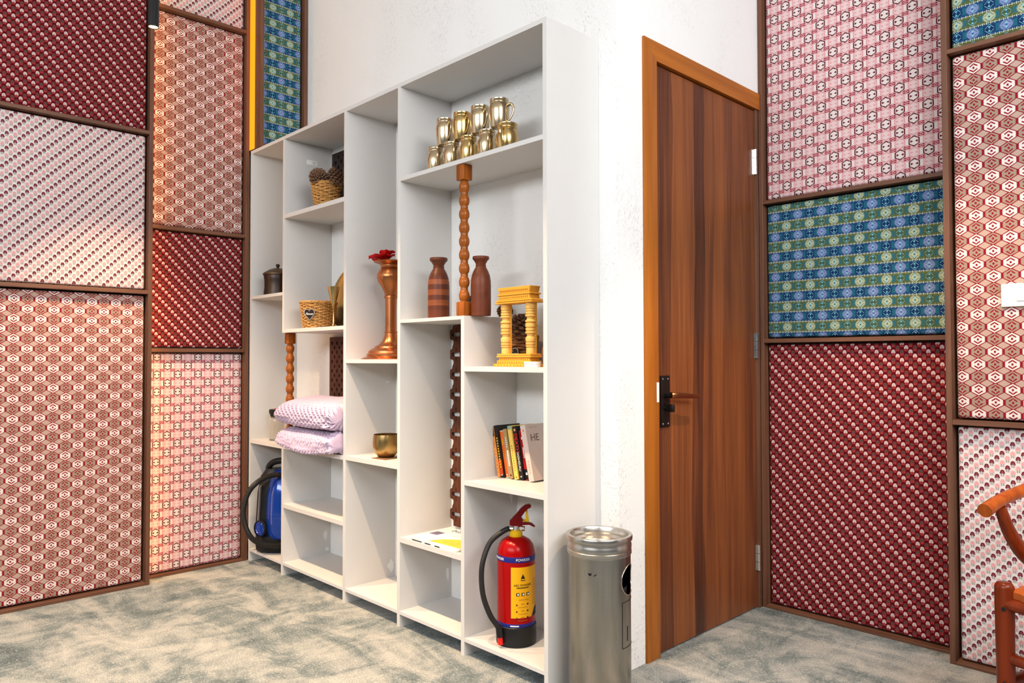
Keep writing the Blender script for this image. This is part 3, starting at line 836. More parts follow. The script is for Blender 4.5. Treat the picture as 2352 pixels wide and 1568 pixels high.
# fretwork strip with a scalloped edge and cross shaped holes
per = 0.0822; ht_ = 0.826
def fret():
    half = []
    n = int(ht_ / per)
    pts = []
    zs = 0.0
    outline = [(0.085, 0.0), (0.022, 0.0)]
    for k in range(n):
        b0 = k * per + 0.012
        outline += [(0.022, b0), (0.022, b0 + 0.010), (0.016, b0 + 0.014), (0.003, b0 + 0.016), (0.0, b0 + 0.020), (0.0, b0 + 0.052), (0.003, b0 + 0.056), (0.010, b0 + 0.058), (0.014, b0 + 0.062), (0.015, b0 + 0.070), (0.019, b0 + 0.075)]
    outline += [(0.022, ht_), (0.085, ht_)]
    outl = [outline]
    for k in range(n):
        c = k * per + 0.012 + 0.036
        outl.append([(0.0105, c - 0.004), (0.016, c - 0.0085), (0.036, c - 0.0085), (0.036, c - 0.028), (0.0405, c - 0.028), (0.0405, c - 0.0085), (0.062, c - 0.0085), (0.062, c + 0.0085), (0.0405, c + 0.0085), (0.0405, c + 0.028), (0.036, c + 0.028), (0.036, c + 0.0085), (0.016, c + 0.0085), (0.0105, c + 0.004)])
    return plate2d(outl, 0.012)
vv, ff = fret()
o = MB().add(vv, ff).xf(axes((0, 0, 0), (1, 0, 0), (0, 0, 1), (0, -1, 0))).build('fretwork_strip', DARKW, None, (-2.3935, 1.964, 0.362), smooth=0)
tag(o, 'tall brown fretwork strip with cross shaped holes above the magazines', 'panel')

# ------------------------------------------------------------------ copper stand and flower, bowl and coaster
t = thing('copper_vase', 'tall copper pedestal vase with a red flower in it', 'vase', (-2.655, 1.843, 1.048))
MB().lathe([(0.1280, 0), (0.1285, 0.003), (0.112, 0.009), (0.104, 0.013), (0.104, 0.022), (0.098, 0.026), (0.096, 0.035), (0.080, 0.046), (0.070, 0.049), (0.069, 0.055), (0.050, 0.064), (0.038, 0.078), (0.029, 0.098), (0.026, 0.112), (0.0285, 0.114), (0.0285, 0.120), (0.025, 0.122),
            (0.024, 0.20), (0.0255, 0.262), (0.030, 0.264), (0.030, 0.272), (0.0265, 0.275), (0.030, 0.290), (0.042, 0.315), (0.056, 0.335), (0.061, 0.352), (0.060, 0.365), (0.050, 0.385), (0.042, 0.396), (0.044, 0.399), (0.044, 0.405), (0.050, 0.410), (0.072, 0.418), (0.074, 0.421), (0.070, 0.424), (0.045, 0.420), (0.038, 0.40), (0.0005, 0.36)], 48).build('body', COPPER, t, smooth=35)
fl = thing('red_flower', 'red flower lying in the mouth of the copper vase', 'flower', (-2.668, 1.822, 1.470))
def petal(L, W, seed):
    rnd = random.Random(seed); v = []; f = []
    nu, nv_ = 6, 5
    for i in range(nu + 1):
        t_ = i / nu
        for j in range(nv_):
            s_ = (j / (nv_ - 1) - .5) * 2
            wd = W * math.sin(PI * (0.12 + 0.80 * t_)) ** 0.8
            z = 0.25 * L * math.sin(t_ * 2.4) + 0.18 * L * s_ * s_ + 0.06 * L * rnd.uniform(-1, 1) * t_
            v.append((t_ * L, s_ * wd, z))
    for i in range(nu):
        for j in range(nv_ - 1):
            a = i * nv_ + j; f.append((a, a + 1, a + nv_ + 1, a + nv_))
    return v, f
dirs = [(-0.10, 0.10, 0.050), (0.7, 0.55, 0.052), (1.6, 0.35, 0.048), (2.5, 0.15, 0.058), (3.3, -0.10, 0.065), (4.2, -0.05, 0.062), (5.2, 0.05, 0.055), (3.0, 0.80, 0.046), (4.6, 0.85, 0.045), (0.2, 1.0, 0.045)]
for k, (a, el, L) in enumerate(dirs):
    vv, ff = petal(L * 1.12, L * 0.58, k)
    MB().add(vv, ff).xf(Matrix.Rotation(a, 4, 'Z') @ Matrix.Rotation(-el, 4, 'Y')).build('petal', PETAL, fl, smooth=80)
MB().tube([(0, 0, 0), (0.01, 0.01, -0.04), (0.012, 0.012, -0.09)], 0.0025, 6).build('stem', plain('green_stem', (0.06, 0.12, 0.03), 0.6), fl)
tag(MB().lathe([(0.060, 0), (0.060, 0.003), (0.0005, 0.003)], 4).xf(Matrix.Rotation(0.9, 4, 'Z')).build('coaster', CORK, None, (-2.612, 1.790, 0.632), smooth=0), 'thin brown coaster under the bronze bowl', 'coaster')
t = thing('singing_bowl', 'hammered bronze singing bowl on a brown coaster', 'bowl', (-2.628, 1.802, 0.635))
MB().lathe([(0.022, 0), (0.034, 0.003), (0.048, 0.018), (0.0555, 0.042), (0.0575, 0.062), (0.0560, 0.082), (0.0535, 0.096), (0.0520, 0.096), (0.0535, 0.080), (0.0545, 0.06), (0.0525, 0.042), (0.044, 0.02), (0.0005, 0.006)], 48).build('body', BRASSD, t, smooth=60)

# ------------------------------------------------------------------ lilac blankets
def blanket(label, x0, x1, yf, yb, z0, zf, zb, droop, rough, seed):
    """folded fleece: rounded slab, front edge folded over, lattice of dimples pressed in"""
    nx, ns = 190, 120
    v = []; f = []
    for i in range(nx + 1):
        t_ = i / nx
        x = x0 + (x1 - x0) * t_
        e = math.sqrt(1 - (1 - t_ / 0.10) ** 2) if t_ < 0.10 else 1.0
        e2 = min(1.0, ((1 - t_) / 0.02)) ** 0.5 if t_ > 0.98 else 1.0
        sc = 0.10 + 0.90 * e * e2
        for j in range(ns):
            a = 2 * PI * j / ns
            ca, sa = math.cos(a), math.sin(a)
            sq = lambda q, p_: math.copysign(abs(q) ** p_, q)
            yy = sq(-ca, 0.55); zz = sq(sa, 0.75)
            yc, hw_ = (yf + yb) / 2, (yb - yf) / 2 * (0.93 + 0.07 * sc)
            y = yc + yy * hw_
            top = zf + (zb - zf) * max(0, min(1, (y - yf) / (yb - yf)))
            bot = z0 - droop * max(0, 1 - (y - yf) / 0.05) * math.sin(PI * min(1, max(0, t_ * 0.9 + 0.05)))
            zc, hh = (top + bot) / 2 - 0.01 * (1 - sc), (top - bot) / 2 * (0.45 + 0.55 * sc)
            z = zc + zz * hh
            nrm = Vector((0, -ca * 0.9, sa)).normalized()
            arc = a * 0.085
            if rough:
                d_ = 0.0060 * math.sin(x * 2 * PI / 0.024 + 1.2 * math.sin(arc * 60)) * (0.5 + 0.5 * math.sin(arc * 2 * PI / 0.020)) + 0.0045 * noise.noise(Vector((x * 60, arc * 90, seed)))
            else:
                p_, q_ = x / 0.036, arc / 0.0135
                r_ = int(math.floor(q_))
                g_ = (p_ + (0.5 if r_ % 2 else 0)) % 1.0 - 0.5
                h_ = q_ % 1.0 - 0.5
                hole = max(0.0, 1 - (abs(g_) / 0.30) ** 2 - (abs(h_) / 0.42) ** 2)
                d_ = 0.004 - 0.0155 * min(1, hole * 1.6) + 0.0012 * noise.noise(Vector((x * 90, arc * 120, seed)))
            # loose folds at the right end
            k_ = max(0.0, (t_ - 0.78) / 0.22)
            d_ += k_ * (0.016 * noise.noise(Vector((x * 22, arc * 34, seed + 3))) + 0.006 * math.sin(arc * 95 + x * 20)) * (1 if ca > -0.2 else 0.3)
            lump = 0.010 * noise.noise(Vector((x * 5, a * 0.8, seed)))
            v.append((x, y + nrm.y * (d_ + lump), z + nrm.z * (d_ + lump * 0.6)))
    for i in range(nx):
        for j in range(ns):
            k = (j + 1) % ns
            f.append((i * ns + j, i * ns + k, (i + 1) * ns + k, (i + 1) * ns + j))
    f.append(tuple(range(ns))); f.append(tuple(nx * ns + j for j in range(ns)))
    o = MB().add(v, f).build('folded_blanket', LILAC, None, smooth=80)
    return tag(o, label, 'blanket')
blanket('lower lilac fleece blanket, folded, resting on the shelf', -3.352, -2.838, 1.655, 1.930, 0.640, 0.715, 0.745, 0.052, True, 2.0)
blanket('upper lilac waffle blanket, folded on top of the other one', -3.372, -2.836, 1.660, 1.935, 0.735, 0.835, 0.880, 0.012, False, 5.0)

# ------------------------------------------------------------------ vacuum cleaner
vc = thing('vacuum_cleaner', 'blue and black canister vacuum cleaner standing in the bottom left bay', 'vacuum cleaner', (-3.610, 1.812, 0.0625), 0.80)
def loft(rows, seg=36, p=0.8, cap=True):
    v = []; f = []
    for (z, cx, cy, rx, ry) in rows:
        for i in range(seg):
            a = 2 * PI * i / seg; c_, s_ = math.cos(a), math.sin(a)
            v.append((cx + rx * math.copysign(abs(c_) ** p, c_), cy + ry * math.copysign(abs(s_) ** p, s_), z))
    for k in range(len(rows) - 1):
        for i in range(seg):
            j = (i + 1) % seg; f.append((k * seg + i, k * seg + j, (k + 1) * seg + j, (k + 1) * seg + i))
    if cap: f += [tuple(range(seg))[::-1], tuple((len(rows) - 1) * seg + i for i in range(seg))]
    return MB().add(v, f)
# local x runs to the right as seen from the room, local y into the bay
loft([(0.0, -0.01, 0.0, 0.085, 0.070), (0.012, -0.01, 0.0, 0.102, 0.082), (0.06, -0.01, 0.0, 0.108, 0.085), (0.085, -0.01, 0.0, 0.104, 0.082)]).build('base', BLACK, vc, smooth=50)
loft([(0.05, -0.050, 0.015, 0.066, 0.066), (0.10, -0.050, 0.015, 0.072, 0.070), (0.30, -0.046, 0.015, 0.066, 0.064), (0.385, -0.040, 0.015, 0.056, 0.052), (0.42, -0.030, 0.015, 0.04, 0.038)]).build('rear_shell', BLACK, vc, smooth=50)
loft([(0.14, -0.1195, -0.005, 0.004, 0.018), (0.15, -0.121, -0.005, 0.005, 0.020), (0.33, -0.112, -0.005, 0.005, 0.018), (0.34, -0.109, -0.005, 0.004, 0.014)], p=1.0).xf(Matrix.Translation((0.030, -0.038, 0))).build('grey_stripe', GREYP, vc, smooth=50)
loft([(0.075, 0.030, -0.012, 0.080, 0.076), (0.12, 0.030, -0.014, 0.086, 0.084), (0.19, 0.030, -0.014, 0.088, 0.086), (0.1905, 0.030, -0.014, 0.086, 0.084), (0.1925, 0.030, -0.014, 0.086, 0.084), (0.193, 0.030, -0.014, 0.088, 0.086), (0.29, 0.030, -0.012, 0.085, 0.082),
      (0.37, 0.032, -0.006, 0.074, 0.068), (0.405, 0.034, 0.0, 0.060, 0.052), (0.420, 0.036, 0.004, 0.040, 0.034)], p=0.9).build('front_shell', BLUE, vc, smooth=50)
loft([(0.285, 0.062, -0.062, 0.010, 0.022), (0.305, 0.066, -0.062, 0.022, 0.026), (0.36, 0.068, -0.050, 0.032, 0.030), (0.41, 0.062, -0.036, 0.030, 0.026)]).build('latch_cover', GREYP, vc, smooth=50)
MB().tube([(-0.062, 0.01, 0.395), (-0.056, 0.008, 0.428), (-0.030, 0.0, 0.452), (0.02, -0.004, 0.462), (0.09, 0.0, 0.458)], [0.014, 0.016, 0.016, 0.016, 0.018], 12).build('handle', BLACK, vc, smooth=60)
WT = axes((-0.070, -0.062, 0.125), (0.85, -0.52, 0), (0, 0, 1), (-0.52, -0.85, 0))
MB().lathe([(0.0345, 0), (0.0365, 0.004), (0.0365, 0.012), (0.026, 0.016), (0.024, 0.013), (0.0005, 0.016)], 32).xf(WT).build('wheel', BLUE, vc, smooth=40)
MB().lathe([(0.034, 0), (0.042, 0.004), (0.042, 0.014), (0.037, 0.016)], 32, cap=False).xf(WT).build('wheel', BLACK, vc, smooth=40)
MB().tube([(0.075, -0.088, 0.03), (0.072, -0.102, 0.12), (0.082, -0.100, 0.155), (0.102, -0.085, 0.165)], 0.007, 10).build('side_trim', GREYP, vc, smooth=60)
hp = spline([(0.04, -0.075, 0.398), (-0.01, -0.092, 0.398), (-0.07, -0.098, 0.372), (-0.122, -0.100, 0.318), (-0.148, -0.100, 0.235), (-0.142, -0.100, 0.155), (-0.105, -0.108, 0.088), (-0.05, -0.112, 0.058), (0.01, -0.110, 0.050), (0.06, -0.100, 0.052)], 22)
hb = MB(); n = len(hp)
rr = [0.0125 + (0.0016 if i % 2 else -0.0006) for i in range(n)]
hb.tube(hp, rr, 12, sub=1)
hb.build('hose', RUBBER, vc, smooth=0)
for (x, y) in ((-0.06, -0.05), (0.07, -0.05)):
    MB().box(x - 0.012, x + 0.012, y - 0.014, y + 0.014, 0.0, 0.03).build('foot', BLACK, vc, bevel=0.003)

# ------------------------------------------------------------------ yellow gateway model
gt = thing('gateway_model', 'yellow carved wooden gateway model with two ringed columns', 'ornament', (-1.800, 1.775, 1.0222), -0.03)
def tier(w, dp, z0, z1, name='base_tier', tw=None):
    a = w / 2; b_ = dp / 2; c_ = (tw or w) / 2
    v = [(-a, -b_, z0), (a, -b_, z0), (a, b_, z0), (-a, b_, z0), (-c_, -b_ * c_ / a, z1), (c_, -b_ * c_ / a, z1), (c_, b_ * c_ / a, z1), (-c_, b_ * c_ / a, z1)]
    return MB().add(v, [(0, 3, 2, 1), (4, 5, 6, 7), (0, 1, 5, 4), (1, 2, 6, 5), (2, 3, 7, 6), (3, 0, 4, 7)]).build(name, SANDAL, gt, bevel=0.0012, seg=1)
tier(0.196, 0.060, 0, 0.0095); tier(0.170, 0.054, 0.0095, 0.0215, tw=0.166); tier(0.156, 0.048, 0.0215, 0.0315, tw=0.150); tier(0.172, 0.054, 0.0315, 0.0375); tier(0.168, 0.052, 0.0385, 0.0445)
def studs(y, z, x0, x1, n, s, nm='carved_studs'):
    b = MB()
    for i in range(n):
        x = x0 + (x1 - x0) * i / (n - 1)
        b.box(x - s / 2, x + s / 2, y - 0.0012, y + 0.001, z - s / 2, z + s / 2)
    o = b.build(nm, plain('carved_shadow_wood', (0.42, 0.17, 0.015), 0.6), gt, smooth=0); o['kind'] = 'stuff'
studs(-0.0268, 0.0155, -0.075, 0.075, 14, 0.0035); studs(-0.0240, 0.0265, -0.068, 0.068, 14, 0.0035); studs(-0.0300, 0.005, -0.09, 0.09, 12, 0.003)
prof = []
z = 0.0445; zt = 0.216
prof += [(0.0150, z), (0.0150, z + 0.018)]
zz = z + 0.018
ring = [(0.013, 0.003), (0.0165, 0.0015), (0.0168, 0.004), (0.013, 0.0015), (0.0165, 0.0015), (0.0168, 0.006), (0.013, 0.002), (0.0165, 0.001), (0.0175, 0.010), (0.0165, 0.003), (0.0125, 0.004), (0.0125, 0.006), (0.0185, 0.004), (0.0185, 0.003), (0.013, 0.003), (0.0165, 0.002), (0.017, 0.007), (0.013, 0.002), (0.0175, 0.002), (0.0175, 0.011),
        (0.013, 0.002), (0.0185, 0.003), (0.0185, 0.003), (0.0125, 0.005), (0.0125, 0.006), (0.0185, 0.004), (0.0175, 0.004), (0.0135, 0.002), (0.0172, 0.001), (0.0172, 0.006), (0.013, 0.002), (0.0165, 0.001), (0.0165, 0.005), (0.0135, 0.0015), (0.0165, 0.001)]
tot = sum(b_ for _, b_ in ring); k_ = (zt - 0.020 - zz) / tot
for r_, dz in ring:
    zz += dz * k_; prof.append((r_, zz))
prof += [(0.0170, zt - 0.018), (0.0175, zt)]
for x in (-0.0625, 0.0625):
    MB().lathe(prof, 28).build('column', SANDL, gt, (x, -0.004, 0), smooth=35)
    MB().box(x - 0.010, x + 0.0165, 0.002, 0.010, 0.0445, zt).build('column_back', SANDAL, gt)
tier(0.186, 0.058, 0.2160, 0.2215, 'cornice'); tier(0.182, 0.056, 0.2230, 0.2290, 'cornice', 0.176)
tier(0.158, 0.050, 0.2290, 0.2440, 'lintel', 0.152); tier(0.166, 0.054, 0.2440, 0.2495, 'cornice'); tier(0.150, 0.046, 0.2495, 0.2720, 'pediment', 0.162)
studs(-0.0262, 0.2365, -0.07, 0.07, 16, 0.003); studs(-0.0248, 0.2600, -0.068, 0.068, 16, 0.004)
t = thing('wooden_bell', 'small brown wooden hand bell with a hooked handle at the right wall', 'bell', (-1.662, 1.762, 1.0222))
MB().lathe([(0.008, 0), (0.0085, 0.002), (0.0105, 0.03), (0.0125, 0.055), (0.0110, 0.064), (0.004, 0.069), (0.0005, 0.070)], 20).build('body', wood('bell_wood', (0.12, 0.05, 0.025), (0.22, 0.10, 0.05), 2, 2), t, smooth=50)
MB().tube([(0, 0, 0.068), (0, 0, 0.076), (-0.005, 0.002, 0.082), (-0.007, 0.003, 0.090)], 0.0028, 8).build('hook', DARKW, t, smooth=60)
t = thing('small_white_box', 'small flat white box in front of the yellow gateway model', 'box', (-1.690, 1.728, 1.0222))
MB().box(-0.026, 0.026, -0.012, 0.012, 0, 0.0095).build('base', WHITE, t, bevel=0.001)
MB().box(-0.0265, 0.0265, -0.0125, 0.0125, 0.0101, 0.0175).build('lid', WHITE, t, bevel=0.001)

# ------------------------------------------------------------------ magazines
def sheet(w_, h_, z0, z1, bend=0.0):
    return MB().box(-w_ / 2, w_ / 2, -h_ / 2, h_ / 2, z0, z1)
mz = Matrix.Rotation(0, 4, 'Z')
def magazine(label, loc, rz, z1, cover):
    t = thing('magazine', label, 'magazine', loc, rz)
    sheet(0.285, 0.21, 0.0, z1 - 0.0006).build('pages', PAPER, t, bevel=0.0008, seg=1)
    sheet(0.286, 0.211, z1 - 0.0006, z1).build('cover', cover, t, smooth=0)
    return t
COVW = plain('glossy_cover', (0.83, 0.79, 0.74), 0.35, 0, 0.02)
m1 = magazine('lower magazine of the pair, dark printed edge showing', (-2.214, 1.826, 0.3502), -0.005, 0.0055, COVW)
for (a, b_) in ((-0.12, -0.06), (-0.04, -0.005), (0.02, 0.05)):
    MB().box(a, b_, -0.1062, -0.1052, 0.001, 0.0045).build('edge_print', BINK, m1)
m2 = magazine('top magazine with a blue masthead and a green landscape photo', (-2.212, 1.832, 0.3559), 0.045, 0.0060, COVW)
def decal(t, pts, z, mat, nm):
    vv, ff = plate2d([pts], 0.0003)
    return MB().add([(a, b_, c_ + z) for a, b_, c_ in vv], ff).build(nm, mat, t, smooth=0)
vv, ff = text('bizz', 0.045, 0.0004)
MB().add([(a - 0.055, b_ + 0.074, c_ + 0.0063) for a, b_, c_ in vv], ff).build('masthead', plain('masthead_blue', (0.05, 0.08, 0.25), 0.5), m2, smooth=0)
vv, ff = text('on', 0.045, 0.0004)
MB().add([(a + 0.035, b_ + 0.074, c_ + 0.0063) for a, b_, c_ in vv], ff).build('masthead', BINK, m2, smooth=0)
GREEN = plain('meadow_print', (0.42, 0.42, 0.05), 0.5, 0, 0.4, 25)
decal(m2, [(-0.04, -0.10), (0.135, -0.10), (0.135, -0.02), (0.09, -0.005), (0.04, -0.012), (-0.01, -0.045)], 0.0062, GREEN, 'cover_photo')
decal(m2, [(-0.128, -0.02), (-0.082, -0.02), (-0.082, 0.025), (-0.128, 0.025)], 0.0062, plain('portrait_print', (0.16, 0.12, 0.20), 0.5, 0, 0.6, 60), 'cover_photo')
for k in range(3):
    decal(m2, [(-0.02, 0.035 - k * 0.014), (0.10, 0.035 - k * 0.014), (0.10, 0.0385 - k * 0.014), (-0.02, 0.0385 - k * 0.014)], 0.0062, GINK, 'print_line')

# ------------------------------------------------------------------ books (leaning, spines to the room)
def book(label, xb, y0, th, h, dp, col, tilt, spine=None, ctop=None, title=None, sub=None, front=None, cover2=None):
    t = thing('book', label, 'book', (xb, y0, 0.6157 + 0.0004), 0)
    t.rotation_euler = (0, -tilt, 0)
    t['group'] = 'leaning books on the shelf'
    cm = plain('cover_' + label[:12], col, 0.42, 0, 0.05)
    cv = MB()
    cv.box(0, th, 0, 0.0012, 0, h); cv.box(0, 0.0010, 0.0012, dp, 0, h); cv.box(th - 0.0010, th, 0.0012, dp, 0, h)
    cv.build('cover', cover2 or cm, t, smooth=0)
    MB().box(0.001, th - 0.001, 0.0012, dp - 0.002, 0.0015, h - 0.0015).build('pages', PAPER, t, smooth=0)
    if ctop:
        for (z0, z1, c2) in ctop:
            MB().box(0.0004, th - 0.0004, -0.0004, 0.0002, z0 * h, z1 * h).build('spine_band', c2, t, smooth=0)
    fr = axes((th / 2, -0.0006, 0), (0, 0, -1), (1, 0, 0), (0, -1, 0))
    for (s_, zc, size, mt) in (title or []):
        vv, ff = text(s_, size, 0.0004)
        MB().add(vv, ff).xf(Matrix.Translation((0, 0, zc * h)) @ fr).build('spine_lettering', mt, t, smooth=0)
    for (zc, ln, wd, mt) in (sub or []):
        MB().box(th / 2 - wd / 2, th / 2 + wd / 2, -0.0007, 0, (zc - ln / 2) * h, (zc + ln / 2) * h).build('spine_print', mt, t, smooth=0)
    return t
DG = plain('spine_dark_green', (0.03, 0.045, 0.035), 0.4)
FLM = plain('spine_flame', (0.45, 0.05, 0.01), 0.4, 0, 0.7, 40)
ORG = plain('spine_orange', (0.74, 0.13, 0.015), 0.4)
SAGE = plain('spine_sage', (0.22, 0.33, 0.25), 0.4)
TI = 0.205
bk = [
 ('thin orange spined book, leftmost of the row', -1.9900, 1.853, 0.0125, 0.186, 0.110, (0.62, 0.24, 0.07), dict(ctop=[(0.80, 1.0, DG)], sub=[(0.88, 0.03, 0.003, WINK)] + [(0.1 + 0.07 * i, 0.03, 0.003, BRINK) for i in range(9)])),
 ('black book with a flame pattern, second from the left', -1.9770, 1.856, 0.0165, 0.190, 0.118, (0.014, 0.012, 0.012), dict(ctop=[(0.04, 0.34, FLM)], sub=[(0.20 + 0.05 * i, 0.03, 0.005, YELP) for i in range(12)] + [(0.045, 0.02, 0.005, WINK)])),
 ('slim white and orange spined book', -1.9585, 1.866, 0.0145, 0.172, 0.105, (0.80, 0.74, 0.62), dict(ctop=[(0.02, 0.985, ORG)], sub=[(0.06, 0.035, 0.004, WINK), (0.75, 0.12, 0.003, YELP), (0.42, 0.3, 0.0016, BRINK)])),
 ('slim dark green book', -1.9430, 1.880, 0.0105, 0.172, 0.105, (0.018, 0.075, 0.035), dict(sub=[(0.8, 0.12, 0.003, SAGE), (0.5, 0.06, 0.003, SAGE)])),
 ('tan spined book with pale lettering', -1.9310, 1.857, 0.0175, 0.180, 0.112, (0.34, 0.22, 0.09), dict(sub=[(0.82 - 0.045 * i, 0.025, 0.004, WINK) for i in range(5)] + [(0.55 - 0.04 * i, 0.028, 0.006, WINK) for i in range(8)] + [(0.07, 0.03, 0.006, BINK)])),
 ('yellow spined book with a sage green top', -1.9065, 1.858, 0.0190, 0.193, 0.118, (0.72, 0.50, 0.10), dict(ctop=[(0.93, 1.0, SAGE)], sub=[(0.62 - 0.045 * i, 0.022, 0.004, BRINK) for i in range(11)] + [(0.04, 0.02, 0.004, BINK)])),
 ('black book with red and white spine lettering', -1.8870, 1.864, 0.0205, 0.192, 0.118, (0.012, 0.011, 0.011), dict(title=[('DEATH', 0.685, 0.0215, REDP), ('SADHGURU', 0.335, 0.0125, WINK)], sub=[(0.93, 0.045, 0.007, plain('spine_badge', (0.75, 0.35, 0.25), 0.5)), (0.06, 0.025, 0.008, GINK)])),
 ('red and black spined book between the black one and the pink one', -1.8660, 1.874, 0.0190, 0.178, 0.112, (0.35, 0.012, 0.012), dict(ctop=[(0.02, 0.22, BLACK)], sub=[(0.84, 0.05, 0.004, WINK), (0.55, 0.22, 0.0035, WINK), (0.13, 0.05, 0.007, WINK)])),
]
for lb, x, y, th, h, dp, col, kw in bk:
    book(lb, x, y, th, h, dp, col, TI, **kw)
t = book('pale pink book at the right end, cover turned to the room', -1.8350, 1.860, 0.024, 0.200, 0.125, (0.62, 0.50, 0.45), TI + 0.03, sub=[(0.90, 0.045, 0.006, plain('pub_mark', (0.62, 0.22, 0.14), 0.5))] + [(0.35 - 0.05 * i, 0.03, 0.006, plain('faint_ink', (0.48, 0.36, 0.31), 0.6)) for i in range(5)])
vv, ff = text('HE', 0.036, 0.0004)
MB().add(vv, ff).xf(axes((0.0243, 0.040, 0.151), (0, 1, 0), (0, 0, 1), (1, 0, 0))).build('cover_lettering', plain('cover_ink', (0.16, 0.10, 0.09), 0.6), t, smooth=0)
MB().box(0.024, 0.0243, 0.02, 0.06, 0.187, 0.190).build('cover_print', GINK, t, smooth=0)

# ------------------------------------------------------------------ fire extinguisher
fx = thing('fire_extinguisher', 'red fire extinguisher with a yellow label in the bottom right bay', 'fire extinguisher', (-1.868, 1.826, 0.0625), 0)
R_ = 0.0665
MB().lathe([(0.055, 0.012), (R_, 0.020), (R_, 0.305), (0.0655, 0.320), (0.060, 0.338), (0.050, 0.352), (0.034, 0.362), (0.022, 0.366), (0.0005, 0.367)], 56).build('cylinder', RED, fx, smooth=50)
MB().lathe([(0.050, 0.0), (0.0695, 0.001), (0.0705, 0.006), (0.0705, 0.066), (0.0685, 0.068), (R_ - 0.001, 0.068)], 56).build('base_ring', BLACK, fx, smooth=40)
MB().lathe([(R_ + .0002, 0.068), (R_ + .0006, 0.069), (R_ + .0006, 0.079), (R_ + .0002, 0.080)], 56, cap=False).build('lower_band', NAVY, fx)
MB().lathe([(R_ + .0002, 0.288), (R_ + .0006, 0.289), (R_ + .0006, 0.306), (R_ + .0002, 0.307)], 56, cap=False).build('upper_band', NAVY, fx)
MB().lathe([(0.022, 0.360), (0.0235, 0.362), (0.0225, 0.382), (0.0165, 0.383), (0.0165, 0.386)], 32).build('neck_collar', YELP, fx, smooth=40)
thc = to_cam(-1.868, 1.826)
def wrapped(parts_, nm, mat, r=R_ + 0.001, dth=0.0, z=0.0, par=fx, sub=False):
    vv, ff = parts_
    MB().add([(a, b_, c_ + z) for a, b_, c_ in wrapc(vv, r, thc + dth)], ff).build(nm, mat, par, smooth=60)
def patch(w_, h_, n=18, th=0.0006):
    v = []; f = []
    for i in range(n + 1):
        x = -w_ / 2 + w_ * i / n
        v += [(x, -h_ / 2, 0), (x, h_ / 2, 0), (x, -h_ / 2, th), (x, h_ / 2, th)]
    for i in range(n):
        a = i * 4; b_ = a + 4
        f += [(a + 2, b_ + 2, b_ + 3, a + 3), (a, a + 1, b_ + 1, b_), (a, b_, b_ + 2, a + 2), (a + 1, a + 3, b_ + 3, b_ + 1)]
    f += [(0, 2, 3, 1), (n * 4, n * 4 + 1, n * 4 + 3, n * 4 + 2)]
    return v, f
wrapped(patch(0.118, 0.172), 'label', YELL, R_ + 0.0004, 0.62, 0.187)
for dth in (0.38, -1.05):
    wrapped(text('POWDER', 0.0125, 0.0004), 'band_lettering', WINK, R_ + 0.0012, dth, 0.2975)
wrapped(patch(0.03, 0.0038), 'band_print', WINK, R_ + 0.0010, -0.08, 0.074)
LT = 0.36
wrapped(text('ABC POWDER', 0.0102, 0.0004), 'label_lettering', BINK, R_ + 0.0016, LT, 0.212)
wrapped(patch(0.045, 0.0025), 'label_print', BINK, R_ + 0.0012, LT, 0.2035)
wrapped(plate2d([[(-0.008, -0.007), (0.008, -0.007), (0, 0.009)]], 0.0005), 'label_emblem', BINK, R_ + 0.0014, LT, 0.241)
wrapped(patch(0.016, 0.0022), 'label_print', BINK, R_ + 0.0012, LT, 0.229)
for k in range(3):
    wrapped(patch(0.0105, 0.0105, 4), 'label_icon', BINK, R_ + 0.0012, LT + (k - 1) * 0.27, 0.1815)
    wrapped(patch(0.005, 0.006, 3), 'label_icon_flame', WINK, R_ + 0.0018, LT + (k - 1) * 0.27 + 0.012, 0.1815)
wrapped(text('INSTRUCTIONS', 0.0052, 0.0003), 'label_lettering', BRINK, R_ + 0.0014, LT + 0.05, 0.1625)
for k in range(3):
    zc = 0.1465 - k * 0.0225
    wrapped(plate2d([[(-0.0035, -0.003), (0.0035, -0.003), (0, 0.0035)]], 0.0004), 'label_icon', BINK, R_ + 0.0013, LT - 0.32, zc)
    wrapped(patch(0.012, 0.0018, 4), 'label_icon', BRINK, R_ + 0.0012, LT - 0.02, zc + 0.002)
    wrapped(patch(0.006, 0.005, 3), 'label_icon', BINK, R_ + 0.0012, LT + 0.26, zc + 0.001)
    wrapped(patch(0.034, 0.0012, 8), 'label_print', BRINK, R_ + 0.0012, LT, zc - 0.009)
for k in range(10):
    wrapped(patch(0.028, 0.0014, 6), 'label_print', BRINK, R_ + 0.0012, LT + 0.82, 0.225 - k * 0.009)
def between(x0, x1, lo, hi, n=10):
    v = []; f = []
    for i in range(n + 1):
        x = x0 + (x1 - x0) * i / n
        v += [(x, lo(x), 0), (x, max(hi(x), lo(x) + 1e-4), 0)]
    for i in range(n): f.append((2 * i, 2 * i + 2, 2 * i + 3, 2 * i + 1))
    return v, f
wrapped(between(-0.012, 0.028, lambda x: -0.016, lambda x: min(-0.016 + (x + 0.012) * 1.55, 0.010 + (x - 0.004) * 0.4)), 'label_corner', BINK, R_ + 0.0014, LT + 0.72, 0.117)
wrapped(patch(0.020, 0.007), 'label_brand_plate', BLACK, R_ + 0.0016, LT + 1.0, 0.118)
